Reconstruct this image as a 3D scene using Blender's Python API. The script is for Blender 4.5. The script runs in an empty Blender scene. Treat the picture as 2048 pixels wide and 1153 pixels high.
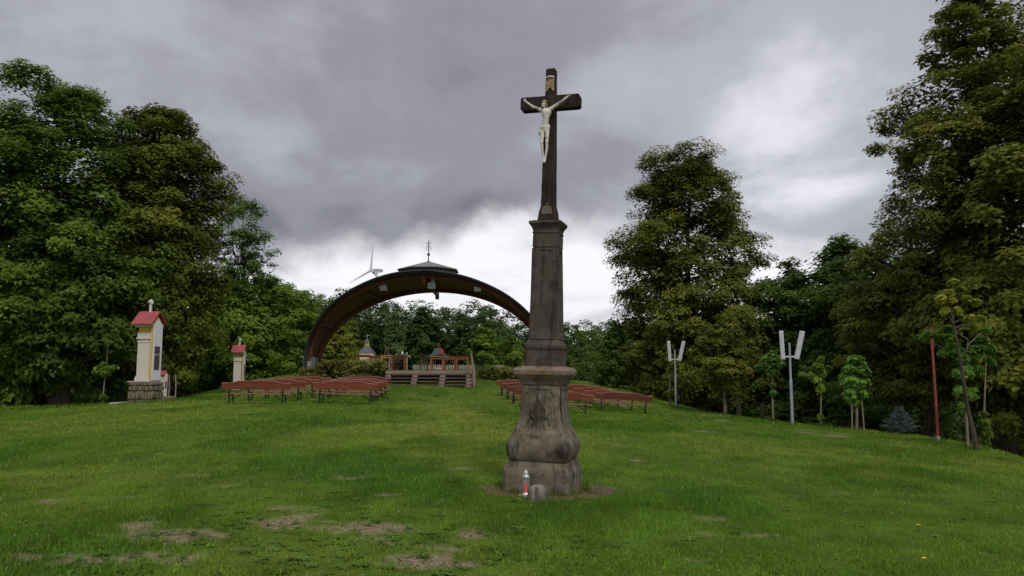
import bpy, bmesh, math, random
import numpy as np
from mathutils import Vector, Matrix
R = math.radians
scene = bpy.context.scene
COL = scene.collection

# ------------------------------------------------------------------ camera
CAM_H, FPX, PITCH = 1.6, 1560.0, math.atan(169/1560)
cam_data = bpy.data.cameras.new('camera'); cam = bpy.data.objects.new('camera', cam_data); COL.objects.link(cam)
cam_data.sensor_width = 36.0; cam_data.lens = 36.0*FPX/2048.0
cam_data.clip_start = 0.05; cam_data.clip_end = 6000
cam.location = (0, 0, CAM_H); cam.rotation_euler = (R(90)+PITCH, 0, 0)
scene.camera = cam

# ------------------------------------------------------------------ sky, sun, exposure
SUN_EL, SUN_AZ = R(50), R(160)        # azimuth from +Y (view direction) clockwise, to the right of the camera
world = bpy.data.worlds.new('World'); scene.world = world; world.use_nodes = True
wt = world.node_tree; wt.nodes.clear()
def wn(t, **k):
    n = wt.nodes.new(t)
    for a, b in k.items(): setattr(n, a, b)
    return n
def wl(a, b): wt.links.new(a, b)
def wmath(op, a, b=None, c=None, clamp=False):
    n = wn('ShaderNodeMath', operation=op, use_clamp=clamp)
    for i, v in enumerate((a, b, c)):
        if v is None: continue
        if hasattr(v, 'links'): wl(v, n.inputs[i])
        else: n.inputs[i].default_value = v
    return n.outputs[0]
def wsmooth(x, lo, hi):
    n = wn('ShaderNodeMapRange', interpolation_type='SMOOTHSTEP')
    wl(x, n.inputs[0]); n.inputs[1].default_value = lo; n.inputs[2].default_value = hi
    return n.outputs[0]
tc = wn('ShaderNodeTexCoord')
sep = wn('ShaderNodeSeparateXYZ'); wl(tc.outputs['Generated'], sep.inputs[0])
dx, dy, dz = sep.outputs
zz = wmath('ADD', wmath('MAXIMUM', dz, 0.0), 0.22)          # a flat cloud layer overhead, seen in perspective
comb = wn('ShaderNodeCombineXYZ'); wl(wmath('DIVIDE', dx, zz), comb.inputs[0]); wl(wmath('DIVIDE', dy, zz), comb.inputs[1])
def wnoise(vec, scale, detail, rough, w, dist=0.0):
    n = wn('ShaderNodeTexNoise', noise_dimensions='4D'); wl(vec, n.inputs['Vector'])
    n.inputs['W'].default_value = w; n.inputs['Scale'].default_value = scale
    n.inputs['Detail'].default_value = detail; n.inputs['Roughness'].default_value = rough; n.inputs['Distortion'].default_value = dist
    return n.outputs['Fac']
CLOUD_W = 3.7
n_big = wnoise(comb.outputs[0], 0.55, 5, 0.5, CLOUD_W, 0.25)
n_mid = wnoise(comb.outputs[0], 1.7, 7, 0.55, CLOUD_W+5, 0.4)
n_dir = wnoise(tc.outputs['Generated'], 4.5, 7, 0.55, CLOUD_W+9, 0.2)
n_dir2 = wnoise(tc.outputs['Generated'], 2.2, 5, 0.5, CLOUD_W+2.4, 0.0)
# clear bright band under the cloud base, ragged at its edge
e2 = wmath('ADD', dz, wmath('MULTIPLY', wmath('SUBTRACT', n_dir, 0.5), 0.34))
e2 = wmath('ADD', e2, wmath('MULTIPLY', wmath('SUBTRACT', n_dir2, 0.5), 0.16))
def blob(px, py, width, amp):
    u = (px-1024)/FPX; v = -(py-576.5)/FPX
    d = Vector((u, math.cos(PITCH)-math.sin(PITCH)*v, math.sin(PITCH)+math.cos(PITCH)*v)).normalized()
    dp = wn('ShaderNodeVectorMath', operation='DISTANCE'); wl(tc.outputs['Generated'], dp.inputs[0]); dp.inputs[1].default_value = d
    q = wmath('DIVIDE', wmath('ADD', dp.outputs['Value'], wmath('MULTIPLY', wmath('SUBTRACT', n_dir, 0.5), 0.5*width)), width)
    return wmath('MULTIPLY', wmath('EXPONENT', wmath('MULTIPLY', wmath('MULTIPLY', q, q), -1.0)), amp)
lift = wmath('ADD', blob(1180, 560, 0.16, 0.075), blob(650, 560, 0.12, 0.03))
e2 = wmath('SUBTRACT', e2, lift)
gap = wsmooth(e2, 0.160, 0.065)
tone = wmath('ADD', wmath('MULTIPLY', n_big, 0.50), wmath('MULTIPLY', n_mid, 0.50))
tone = wmath('ADD', tone, wmath('MULTIPLY', wmath('SUBTRACT', n_dir, 0.5), 0.34))
tone = wmath('ADD', tone, blob(1590, 320, 0.09, 0.15))
tone = wmath('ADD', tone, blob(250, 60, 0.30, 0.07))
tone = wmath('SUBTRACT', tone, blob(820, 330, 0.22, 0.09))
ramp = wn('ShaderNodeValToRGB'); wl(tone, ramp.inputs[0])
cr = ramp.color_ramp; cr.interpolation = 'EASE'
cr.elements[0].position = 0.30; cr.elements[0].color = (0.185, 0.182, 0.208, 1)
cr.elements[1].position = 0.74; cr.elements[1].color = (0.86, 0.86, 0.92, 1)
e = cr.elements.new(0.44); e.color = (0.305, 0.303, 0.345, 1)
e = cr.elements.new(0.58); e.color = (0.47, 0.475, 0.53, 1)
mixc = wn('ShaderNodeMix', data_type='RGBA'); wl(gap, mixc.inputs['Factor'])
wl(ramp.outputs[0], mixc.inputs[6]); white = wn('ShaderNodeMix', data_type='RGBA'); wl(wsmooth(n_mid, 0.30, 0.54), white.inputs['Factor']); white.inputs[6].default_value = (0.66, 0.655, 0.72, 1); white.inputs[7].default_value = (0.99, 0.98, 1.02, 1); wl(white.outputs[2], mixc.inputs[7])
zen = wmath('ADD', 1.0, wmath('MULTIPLY', wsmooth(dz, 0.45, 1.0), 1.2))     # an overcast sky is brightest overhead
zen = wmath('MULTIPLY', zen, 0.85)
bg_cloud = wn('ShaderNodeBackground'); wl(mixc.outputs[2], bg_cloud.inputs[0]); wl(zen, bg_cloud.inputs[1])
sky = wn('ShaderNodeTexSky', sky_type='NISHITA'); sky.sun_disc = False; sky.sun_elevation = SUN_EL; sky.sun_rotation = SUN_AZ
bg_sky = wn('ShaderNodeBackground'); wl(sky.outputs[0], bg_sky.inputs[0]); bg_sky.inputs[1].default_value = 0.08
mixs = wn('ShaderNodeMixShader'); mixs.inputs[0].default_value = 0.95
wl(bg_sky.outputs[0], mixs.inputs[1]); wl(bg_cloud.outputs[0], mixs.inputs[2])
wo = wn('ShaderNodeOutputWorld'); wl(mixs.outputs[0], wo.inputs[0])

sun_d = bpy.data.lights.new('sun', 'SUN'); sun_d.energy = 1.5; sun_d.angle = R(14); sun_d.color = (1.0, 0.95, 0.87)
sun = bpy.data.objects.new('sun', sun_d); COL.objects.link(sun)
sd = Vector((math.sin(SUN_AZ)*math.cos(SUN_EL), math.cos(SUN_AZ)*math.cos(SUN_EL), math.sin(SUN_EL)))
sun.rotation_euler = sd.to_track_quat('Z', 'Y').to_euler()
vs = scene.view_settings; vs.view_transform = 'Standard'; vs.look = 'None'; vs.exposure = 0.25; vs.gamma = 1.0; vs.use_curve_mapping = False
scene.cycles.max_bounces = 5; scene.cycles.diffuse_bounces = 3; scene.cycles.glossy_bounces = 2; scene.cycles.transmission_bounces = 3; scene.cycles.transparent_max_bounces = 4

# ------------------------------------------------------------------ helpers
def P(px, py, Y):
    """the point at distance Y (metres ahead) that the photograph shows at px, py"""
    u = (px-1024)/FPX; v = -(py-576.5)/FPX
    d = Vector((u, math.cos(PITCH)-math.sin(PITCH)*v, math.sin(PITCH)+math.cos(PITCH)*v))
    return Vector((0, 0, CAM_H)) + d*(Y/d.y)
def tag(o, label=None, cat=None, group=None, kind=None):
    if label: o['label'] = label
    if cat: o['category'] = cat
    if group: o['group'] = group
    if kind: o['kind'] = kind
    return o
def empty(name, loc=(0,0,0), rz=0.0):
    o = bpy.data.objects.new(name, None); COL.objects.link(o); o.location = loc; o.rotation_euler = (0, 0, rz)
    o.empty_display_size = 0.2
    return o
def children(o): return [c for c in bpy.data.objects if c.parent == o]
def copy_tree(o, parent=None, kids=None):
    kids = kids if kids is not None else {}
    c = o.copy(); COL.objects.link(c); c.parent = parent
    for ch in list(o.children): copy_tree(ch, c)
    return c
class MB:
    def __init__(s): s.v = []; s.f = []
    def add(s, v, f):
        b = len(s.v); s.v.extend([tuple(p) for p in v]); s.f.extend([tuple(i+b for i in q) for q in f]); return s
    def box(s, c, d, rot=None):
        c = Vector(c); hx, hy, hz = d[0]/2, d[1]/2, d[2]/2
        vs_ = [Vector((x, y, z)) for x in (-hx, hx) for y in (-hy, hy) for z in (-hz, hz)]
        if rot is not None: vs_ = [rot @ q for q in vs_]
        return s.add([c+q for q in vs_], [(0,1,3,2),(4,6,7,5),(0,4,5,1),(2,3,7,6),(0,2,6,4),(1,5,7,3)])
    def bar(s, a, b, w, t=None, up=(0,0,1)):
        a, b = Vector(a), Vector(b); d = (b-a); L = d.length; d.normalize(); up = Vector(up)
        if abs(d.dot(up)) > 0.97: up = Vector((0, 1, 0))
        x = d.cross(up).normalized(); y = x.cross(d)
        m = Matrix((x, y, d)).transposed()
        return s.box((a+b)/2, (w, t or w, L), m)
    def tube(s, pts, rad, n=8, cap=True):
        pts = [Vector(p) for p in pts]; k = len(pts)
        if not hasattr(rad, '__len__'): rad = [rad]*k
        vs_, fs = [], []
        prev = None
        for i, p in enumerate(pts):
            d = (pts[min(i+1, k-1)]-pts[max(i-1, 0)])
            d = d.normalized() if d.length > 1e-9 else Vector((0,0,1))
            if prev is None:
                a = Vector((1,0,0)) if abs(d.x) < 0.8 else Vector((0,1,0))
                x = d.cross(a).normalized()
            else:
                x = (prev - d*prev.dot(d)); x = x.normalized() if x.length > 1e-6 else d.orthogonal().normalized()
            prev = x; y = d.cross(x)
            for j in range(n):
                t = 2*math.pi*j/n; vs_.append(p + (x*math.cos(t)+y*math.sin(t))*rad[i])
        for i in range(k-1):
            for j in range(n):
                fs.append((i*n+j, i*n+(j+1)%n, (i+1)*n+(j+1)%n, (i+1)*n+j))
        if cap:
            fs.append(tuple(range(n-1, -1, -1))); fs.append(tuple((k-1)*n+j for j in range(n)))
        return s.add(vs_, fs)
    def lathe(s, c, prof, n=16):
        c = Vector(c); vs_, fs = [], []
        for r, z in prof:
            for j in range(n):
                t = 2*math.pi*j/n; vs_.append(c+Vector((r*math.cos(t), r*math.sin(t), z)))
        for i in range(len(prof)-1):
            for j in range(n): fs.append((i*n+j, i*n+(j+1)%n, (i+1)*n+(j+1)%n, (i+1)*n+j))
        fs.append(tuple(range(n-1, -1, -1))); fs.append(tuple((len(prof)-1)*n+j for j in range(n)))
        return s.add(vs_, fs)
    def prism(s, poly, a, b, axis=1):
        """poly of 2-D points extruded along an axis from a to b"""
        n = len(poly)
        def mk(p, t):
            q = [p[0], p[1]]; q.insert(axis, t); return q
        vs_ = [mk(p, a) for p in poly]+[mk(p, b) for p in poly]
        fs = [tuple(range(n)), tuple(range(2*n-1, n-1, -1))]+[(i, i+n, (i+1)%n+n, (i+1)%n) for i in range(n)]
        return s.add(vs_, fs)
    def ball(s, c, r, n=10, m=7):
        c = Vector(c); r = Vector(r) if hasattr(r, '__len__') else Vector((r, r, r))
        pr = []
        vs_, fs = [], []
        for i in range(m+1):
            a = math.pi*i/m
            for j in range(n):
                t = 2*math.pi*j/n
                vs_.append(c+Vector((r.x*math.sin(a)*math.cos(t), r.y*math.sin(a)*math.sin(t), r.z*math.cos(a))))
        for i in range(m):
            for j in range(n): fs.append((i*n+j, (i+1)*n+j, (i+1)*n+(j+1)%n, i*n+(j+1)%n))
        return s.add(vs_, fs)
    def mesh(s, name):
        me = bpy.data.meshes.new(name); me.from_pydata(s.v, [], s.f)
        bm = bmesh.new(); bm.from_mesh(me); bmesh.ops.recalc_face_normals(bm, faces=bm.faces); bm.to_mesh(me); bm.free()
        return me
    def build(s, name, m, parent=None, smooth=None, bevel=0, loc=None):
        me = s.mesh(name); o = bpy.data.objects.new(name, me); COL.objects.link(o)
        if m is not None: me.materials.append(m)
        if parent is not None: o.parent = parent
        if loc is not None: o.location = loc
        if smooth is not None: shade(me, smooth)
        if bevel:
            b = o.modifiers.new('bevel', 'BEVEL'); b.width = bevel; b.segments = 2; b.limit_method = 'ANGLE'; b.angle_limit = R(35)
        return o
def shade(me, deg):
    me.polygons.foreach_set('use_smooth', [True]*len(me.polygons))
    try: me.set_sharp_from_angle(angle=R(deg))
    except Exception: pass
def np_mesh(name, V, F, m, parent=None, attr=None, smooth=False):
    """V (n,3); F (k,3) or (k,4); attr (n,3) linear colours stored as point colour 'tint'"""
    me = bpy.data.meshes.new(name); k = F.shape[1]
    me.vertices.add(len(V)); me.vertices.foreach_set('co', np.ascontiguousarray(V, dtype=np.float32).ravel())
    me.loops.add(F.size); me.loops.foreach_set('vertex_index', np.ascontiguousarray(F, dtype=np.int32).ravel())
    me.polygons.add(len(F)); me.polygons.foreach_set('loop_start', np.arange(0, F.size, k, dtype=np.int32))
    if attr is not None:
        a = me.attributes.new('tint', 'FLOAT_COLOR', 'POINT')
        c = np.ones((len(V), 4), np.float32); c[:, :3] = attr; a.data.foreach_set('color', c.ravel())
    me.update(calc_edges=True)
    if smooth: me.polygons.foreach_set('use_smooth', [True]*len(me.polygons))
    me.materials.append(m)
    o = bpy.data.objects.new(name, me); COL.objects.link(o)
    if parent is not None: o.parent = parent
    return o

# value noise for layout and geometry
def _h(ix, iy, seed):
    n = (ix.astype(np.int64)*374761393 + iy.astype(np.int64)*668265263 + seed*974634777) & 0x7fffffff
    n = ((n ^ (n >> 13))*1274126177) & 0x7fffffff
    return ((n ^ (n >> 16)) & 0xffff)/65535.0
def vnoise(x, y, seed=0):
    x = np.asarray(x, float); y = np.asarray(y, float)
    ix, iy = np.floor(x), np.floor(y); fx, fy = x-ix, y-iy
    fx = fx*fx*(3-2*fx); fy = fy*fy*(3-2*fy); ix = ix.astype(int); iy = iy.astype(int)
    return (_h(ix, iy, seed)*(1-fx)+_h(ix+1, iy, seed)*fx)*(1-fy) + (_h(ix, iy+1, seed)*(1-fx)+_h(ix+1, iy+1, seed)*fx)*fy
def fbm(x, y, seed=0, o=4):
    s = 0; a = 0.5; t = 0
    for i in range(o):
        s = s + a*vnoise(np.asarray(x)*2**i+17*i, np.asarray(y)*2**i+9*i, seed+i); t += a; a *= 0.5
    return s/t
def sstep(a, b, x):
    t = np.clip((np.asarray(x, float)-a)/(b-a), 0, 1); return t*t*(3-2*t)

# ------------------------------------------------------------------ materials
def mat(name, stops, scale=6.0, rough=0.85, bump=0.0, detail=6, dist=0.02, spec=0.3, metal=0.0, stretch=(1,1,1), bscale=None, rand=0.0):
    """procedural: noise through a colour ramp, with noise bump"""
    m = bpy.data.materials.new(name); m.use_nodes = True; nt = m.node_tree; b = nt.nodes['Principled BSDF']
    b.inputs['Roughness'].default_value = rough; b.inputs['Specular IOR Level'].default_value = spec; b.inputs['Metallic'].default_value = metal
    tc_ = nt.nodes.new('ShaderNodeTexCoord'); mp = nt.nodes.new('ShaderNodeMapping'); mp.inputs['Scale'].default_value = stretch
    nt.links.new(tc_.outputs['Object'], mp.inputs[0])
    oi = nt.nodes.new('ShaderNodeObjectInfo')
    n = nt.nodes.new('ShaderNodeTexNoise'); n.noise_dimensions = '4D'; n.inputs['Scale'].default_value = scale; n.inputs['Detail'].default_value = detail; n.inputs['Roughness'].default_value = 0.6
    mul = nt.nodes.new('ShaderNodeMath'); mul.operation = 'MULTIPLY'; mul.inputs[1].default_value = 20; nt.links.new(oi.outputs['Random'], mul.inputs[0]); nt.links.new(mul.outputs[0], n.inputs['W'])
    nt.links.new(mp.outputs[0], n.inputs['Vector'])
    r = nt.nodes.new('ShaderNodeValToRGB'); nt.links.new(n.outputs['Fac'], r.inputs[0])
    cr_ = r.color_ramp
    while len(cr_.elements) < len(stops): cr_.elements.new(0.5)
    for el, (p, c) in zip(cr_.elements, stops): el.position = p; el.color = (*c, 1)
    if rand:
        hs = nt.nodes.new('ShaderNodeHueSaturation'); mr = nt.nodes.new('ShaderNodeMapRange'); mr.inputs[3].default_value = 1-rand; mr.inputs[4].default_value = 1+rand
        nt.links.new(oi.outputs['Random'], mr.inputs[0]); nt.links.new(mr.outputs[0], hs.inputs['Value']); nt.links.new(r.outputs[0], hs.inputs['Color']); nt.links.new(hs.outputs[0], b.inputs['Base Color'])
    else: nt.links.new(r.outputs[0], b.inputs['Base Color'])
    if bump:
        bn = nt.nodes.new('ShaderNodeTexNoise'); bn.inputs['Scale'].default_value = bscale or scale*4; bn.inputs['Detail'].default_value = 6
        nt.links.new(mp.outputs[0], bn.inputs['Vector'])
        bp = nt.nodes.new('ShaderNodeBump'); bp.inputs['Strength'].default_value = bump; bp.inputs['Distance'].default_value = dist
        nt.links.new(bn.outputs['Fac'], bp.inputs['Height']); nt.links.new(bp.outputs[0], b.inputs['Normal'])
    return m
def v2(c, k): return tuple(min(1, x*k) for x in c)
def simple(name, c, rough=0.6, var=0.25, scale=5, bump=0.0, metal=0.0, spec=0.3, stretch=(1,1,1)):
    return mat(name, [(0.3, v2(c, 1-var)), (0.7, v2(c, 1+var))], scale, rough, bump, spec=spec, metal=metal, stretch=stretch)
def leafmat(name, trans=0.35, rough=0.55, spec=0.2):
    m = bpy.data.materials.new(name); m.use_nodes = True; nt = m.node_tree; nt.nodes.clear()
    at = nt.nodes.new('ShaderNodeAttribute'); at.attribute_name = 'tint'
    d = nt.nodes.new('ShaderNodeBsdfPrincipled'); d.inputs['Roughness'].default_value = rough; d.inputs['Specular IOR Level'].default_value = spec
    t = nt.nodes.new('ShaderNodeBsdfTranslucent')
    h = nt.nodes.new('ShaderNodeHueSaturation'); h.inputs['Value'].default_value = 1.35; h.inputs['Hue'].default_value = 0.495
    mx = nt.nodes.new('ShaderNodeMixShader'); mx.inputs[0].default_value = trans; out = nt.nodes.new('ShaderNodeOutputMaterial')
    L = nt.links.new
    L(at.outputs['Color'], d.inputs['Base Color']); L(at.outputs['Color'], h.inputs['Color']); L(h.outputs[0], t.inputs['Color'])
    L(d.outputs[0], mx.inputs[1]); L(t.outputs[0], mx.inputs[2]); L(mx.outputs[0], out.inputs[0])
    return m
M = {}
M['leaf'] = leafmat('leaf', 0.36, 0.7, 0.10)
M['blade'] = leafmat('grass_blade', 0.30, 0.8, 0.08)
M['bark'] = mat('bark', [(0.3, (0.03, 0.024, 0.018)), (0.7, (0.10, 0.08, 0.06))], 7, 0.95, 0.8, stretch=(1,1,0.25))
M['bark_pale'] = mat('pale_bark', [(0.3, (0.12, 0.10, 0.075)), (0.7, (0.24, 0.20, 0.15))], 7, 0.95, 0.5, stretch=(1,1,0.25))
M['birch'] = mat('birch_bark', [(0.38, (0.05, 0.05, 0.05)), (0.45, (0.5, 0.49, 0.46)), (0.8, (0.62, 0.6, 0.57))], 3, 0.8, 0.2, stretch=(1,1,2.5))

# ------------------------------------------------------------------ terrain
CTRL = []
def gp(px, py, Y): q = P(px, py, Y); CTRL.append((q.x, q.y, q.z))
for x, y, z in ((0,0,0), (-4,0,.02), (4,0,-.03), (-5,6,.05), (5,6,-.12), (-9,12,.12), (9,12,-.32), (-14,14,.1), (13,16,-.55), (-4,50,1.55), (-9,50,1.5), (-1,50,1.4)):
    CTRL.append((x, y, z))
for a in ((1085,985,10.4), (860,862,18), (521,809,28.8), (690,806,29.5), (1245,823,34.5), (1120,826,31), (1010,798,37.5), (860,772,41),
          (290,804,29.8), (100,821,34.5), (0,830,30), (1352,816,41), (1585,851,28.7), (1876,883,23.5), (1955,905,21), (1712,863,27), (475,783,42), (1240,788,46)):
    gp(*a)
CT = np.array(CTRL)
def _U(r2): return np.where(r2 > 1e-9, r2*np.log(np.maximum(r2, 1e-9)), 0)
_n = len(CT); _K = _U(((CT[:, None, :2]-CT[None, :, :2])**2).sum(-1)) + np.eye(_n)*14.0
_Pm = np.c_[np.ones(_n), CT[:, :2]]
_A = np.zeros((_n+3, _n+3)); _A[:_n, :_n] = _K; _A[:_n, _n:] = _Pm; _A[_n:, :_n] = _Pm.T
_W = np.linalg.solve(_A, np.r_[CT[:, 2], 0, 0, 0])
def pix2(px, py, Y): q = P(px, py, Y); return (q.x, q.y)
CREST_R = [(9.0, -40), (12.5, 8)] + [pix2(*a) for a in ((2048,916,19), (1955,905,22), (1876,883,24.5), (1800,871,26.5), (1712,863,28), (1640,852,30), (1545,842,32.2), (1450,826,37), (1352,814,42.5), (1300,797,45), (1240,787,48))] + [(8.5, 60), (14, 90), (60, 240)]
CREST_L = [(-24, -40), (-22, 10)] + [pix2(*a) for a in ((-150,834,33), (0,829,34), (100,822,35), (207,813,34.5), (290,806,33.5), (390,792,41), (470,782,46))] + [(-17, 60), (-22, 90), (-60, 240)]
def _interp(poly, y):
    ys_ = np.array([p[1] for p in poly]); xs_ = np.array([p[0] for p in poly]); o = np.argsort(ys_)
    return np.interp(y, ys_[o], xs_[o])
def terrain(x, y):
    x = np.asarray(x, float); y = np.asarray(y, float)
    shp = np.broadcast(x, y).shape
    x = np.broadcast_to(x, shp).ravel(); y = np.broadcast_to(y, shp).ravel()
    cx = np.clip(x, -17, 15); cy = np.clip(y, -1, 50)
    z = np.zeros(len(x))
    for s in range(0, len(x), 20000):
        e_ = slice(s, s+20000)
        d2 = (cx[e_, None]-CT[None, :, 0])**2+(cy[e_, None]-CT[None, :, 1])**2
        z[e_] = _U(d2) @ _W[:_n] + _W[_n] + cx[e_]*_W[_n+1] + cy[e_]*_W[_n+2]
    far = sstep(42.0, 50, y)*sstep(-16.5, -12.0, x+(y-42)*.12)*(1-sstep(.5, 5.0, x-(y-42)*.05))
    z = z*(1-far) + far*1.5
    z = z + sstep(41.9, 43.0, y)*(1-sstep(44, 50, y))*0.45*sstep(-14.5, -12, x)*(1-sstep(1.5, 4.0, x))
    right = x-_interp(CREST_R, y); left = _interp(CREST_L, y)-x
    d = np.maximum(np.maximum(right, left), 0)
    z = z - 3.2*(1-np.exp(-d*0.16))*sstep(0, 2.5, d)
    z = z + 0.035*(fbm(x*0.8, y*0.8, 5, 3)-0.5)
    return z.reshape(shp)
def gz(x, y): return float(terrain(np.array([x]), np.array([y]))[0])
def ground_at(px, Y):
    X = (px-1024)/FPX*Y
    # refine: X depends weakly on the pixel row
    for _ in range(3):
        z = gz(X, Y); v = (z-CAM_H)/Y
        X = (px-1024)/FPX*Y*(math.cos(PITCH)+math.sin(PITCH)*v)
    return Vector((X, Y, gz(X, Y)))

CROSS = Vector((0.42, 10.82, 0.0)); CROSS.z = gz(CROSS.x, CROSS.y)-0.02
MOLE = [ground_at(px, Y) for px, Y in ((1452,30), (1520,26.5), (1545,25.5), (1600,24.5), (1640,24), (1720,22.5), (1668,23.5))]
def soil_mask(x, y):
    x = np.asarray(x, float); y = np.asarray(y, float)
    n = fbm(x*1.3, y*2.1, 21, 5)
    reg = np.exp(-(((x+1.75)/1.9)**4+((y-7.35)/1.45)**4)) + 0.5*np.exp(-(((x+4)/1.5)**2+((y-6.5)/0.9)**2))
    m = sstep(0.585, 0.70, n+0.240*np.minimum(reg, 1.0)-0.152)
    dxc, dyc = x-(CROSS.x+0.12), y-(CROSS.y-0.28)
    rr = np.sqrt((dxc/1.02)**2+(dyc/0.66)**2)+0.5*(fbm(x*2.2, y*2.2, 33, 4)-0.5)
    m = np.maximum(m, 1-sstep(0.80, 1.0, rr))
    for q in MOLE:
        r = np.hypot((x-q.x)/0.45, (y-q.y)/0.35)+0.7*(fbm(x*3, y*3, 41, 3)-0.5)
        m = np.maximum(m, 0.9*(1-sstep(0.55, 0.95, r)))
    # worn grass on the way to the steps
    return m
def dry_mask(x, y):
    x = np.asarray(x, float); y = np.asarray(y, float)
    n = fbm(x*0.35, y*0.22, 61, 4)
    path = np.exp(-((x-(-0.5-3.6*sstep(14, 40, y)))/1.5)**2)*sstep(11, 17, y)*(1-sstep(41, 43, y))
    return np.clip(sstep(0.42, 0.68, n)*0.60+0.75*path*(0.5+fbm(x*0.9, y*0.6, 67, 3)), 0, 1)
G1, G2, G3, SOIL, SOIL2 = (np.array(c) for c in ((0.088, 0.164, 0.015), (0.156, 0.204, 0.027), (0.057, 0.126, 0.013), (0.195, 0.160, 0.094), (0.125, 0.102, 0.060)))
def gcolor(x, y):
    d = dry_mask(x, y)[:, None]; l = sstep(0.50, 0.68, fbm(np.asarray(x)*0.55+3, np.asarray(y)*0.4, 77, 4))[:, None]
    c = G1*(1-d)+G2*d
    c = c*(1-0.8*l)+G3*0.8*l
    return c*(0.62+0.76*fbm(np.asarray(x)*2.6, np.asarray(y)*2.0, 81, 4))[:, None]

def axis(lo, hi, dense, step, grow, far):
    a = list(np.arange(dense[0], dense[1]+1e-6, step)); s = step
    x = a[-1]
    while x < hi:
        s = min(s*grow, far if x < 300 else 1e9); x += s; a.append(x)
    s = step; x = a[0]; pre = []
    while x > lo:
        s = min(s*grow, far if x > -300 else 1e9); x -= s; pre.append(x)
    return np.array(pre[::-1]+a)
gx = axis(-2500, 2500, (-4.8, 1.6), 0.08, 1.07, 14)
gy = axis(-400, 3500, (5.4, 9.4), 0.08, 1.05, 14)
GX, GY = np.meshgrid(gx, gy); fxv, fyv = GX.ravel(), GY.ravel()
gzv = terrain(fxv, fyv)
sm = soil_mask(fxv, fyv)
gzv = gzv - 0.025*sm*(fyv < 20)
for q in MOLE: gzv += 0.07*np.exp(-(((fxv-q.x)/0.3)**2+((fyv-q.y)/0.25)**2))
gc = gcolor(fxv, fyv)*0.62
sv = (0.5+fbm(fxv*3.1, fyv*3.1, 91, 3))[:, None]
gc = gc*(1-sm[:, None]) + sm[:, None]*(SOIL*np.clip(sv, 0, 1)+SOIL2*np.clip(1-sv, 0, 1))
outside = np.clip(np.maximum(fxv-_interp(CREST_R, fyv), _interp(CREST_L, fyv)-fxv)/3.0, 0, 1)[:, None]
gc = gc*(1-outside)+outside*np.array((0.045, 0.05, 0.02))     # leaf litter and undergrowth on the wooded slopes
nx, ny = len(gx), len(gy)
idx = np.arange(nx*ny).reshape(ny, nx)
GF = np.stack([idx[:-1, :-1].ravel(), idx[:-1, 1:].ravel(), idx[1:, 1:].ravel(), idx[1:, :-1].ravel()], 1)
mg = bpy.data.materials.new('lawn_ground'); mg.use_nodes = True
nt = mg.node_tree; b_ = nt.nodes['Principled BSDF']; b_.inputs['Roughness'].default_value = 0.95; b_.inputs['Specular IOR Level'].default_value = 0.1
at_ = nt.nodes.new('ShaderNodeAttribute'); at_.attribute_name = 'tint'
tc_ = nt.nodes.new('ShaderNodeTexCoord'); nn = nt.nodes.new('ShaderNodeTexNoise'); nn.inputs['Scale'].default_value = 14; nn.inputs['Detail'].default_value = 8; nn.inputs['Roughness'].default_value = 0.7
nt.links.new(tc_.outputs['Object'], nn.inputs['Vector'])
mr_ = nt.nodes.new('ShaderNodeMapRange'); mr_.inputs[1].default_value = 0.3; mr_.inputs[2].default_value = 0.7; mr_.inputs[3].default_value = 0.6; mr_.inputs[4].default_value = 1.4
nt.links.new(nn.outputs['Fac'], mr_.inputs[0])
vm_ = nt.nodes.new('ShaderNodeVectorMath'); vm_.operation = 'SCALE'; nt.links.new(at_.outputs['Color'], vm_.inputs[0]); nt.links.new(mr_.outputs[0], vm_.inputs['Scale'])
nt.links.new(vm_.outputs[0], b_.inputs['Base Color'])
bp_ = nt.nodes.new('ShaderNodeBump'); bp_.inputs['Strength'].default_value = 0.7; bp_.inputs['Distance'].default_value = 0.03
nt.links.new(nn.outputs['Fac'], bp_.inputs['Height']); nt.links.new(bp_.outputs[0], b_.inputs['Normal'])
ground = np_mesh('ground', np.c_[fxv, fyv, gzv], GF, mg, attr=gc, smooth=True)
tag(ground, 'green lawn on the rounded hilltop with bare soil patches', 'lawn', kind='structure')

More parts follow.
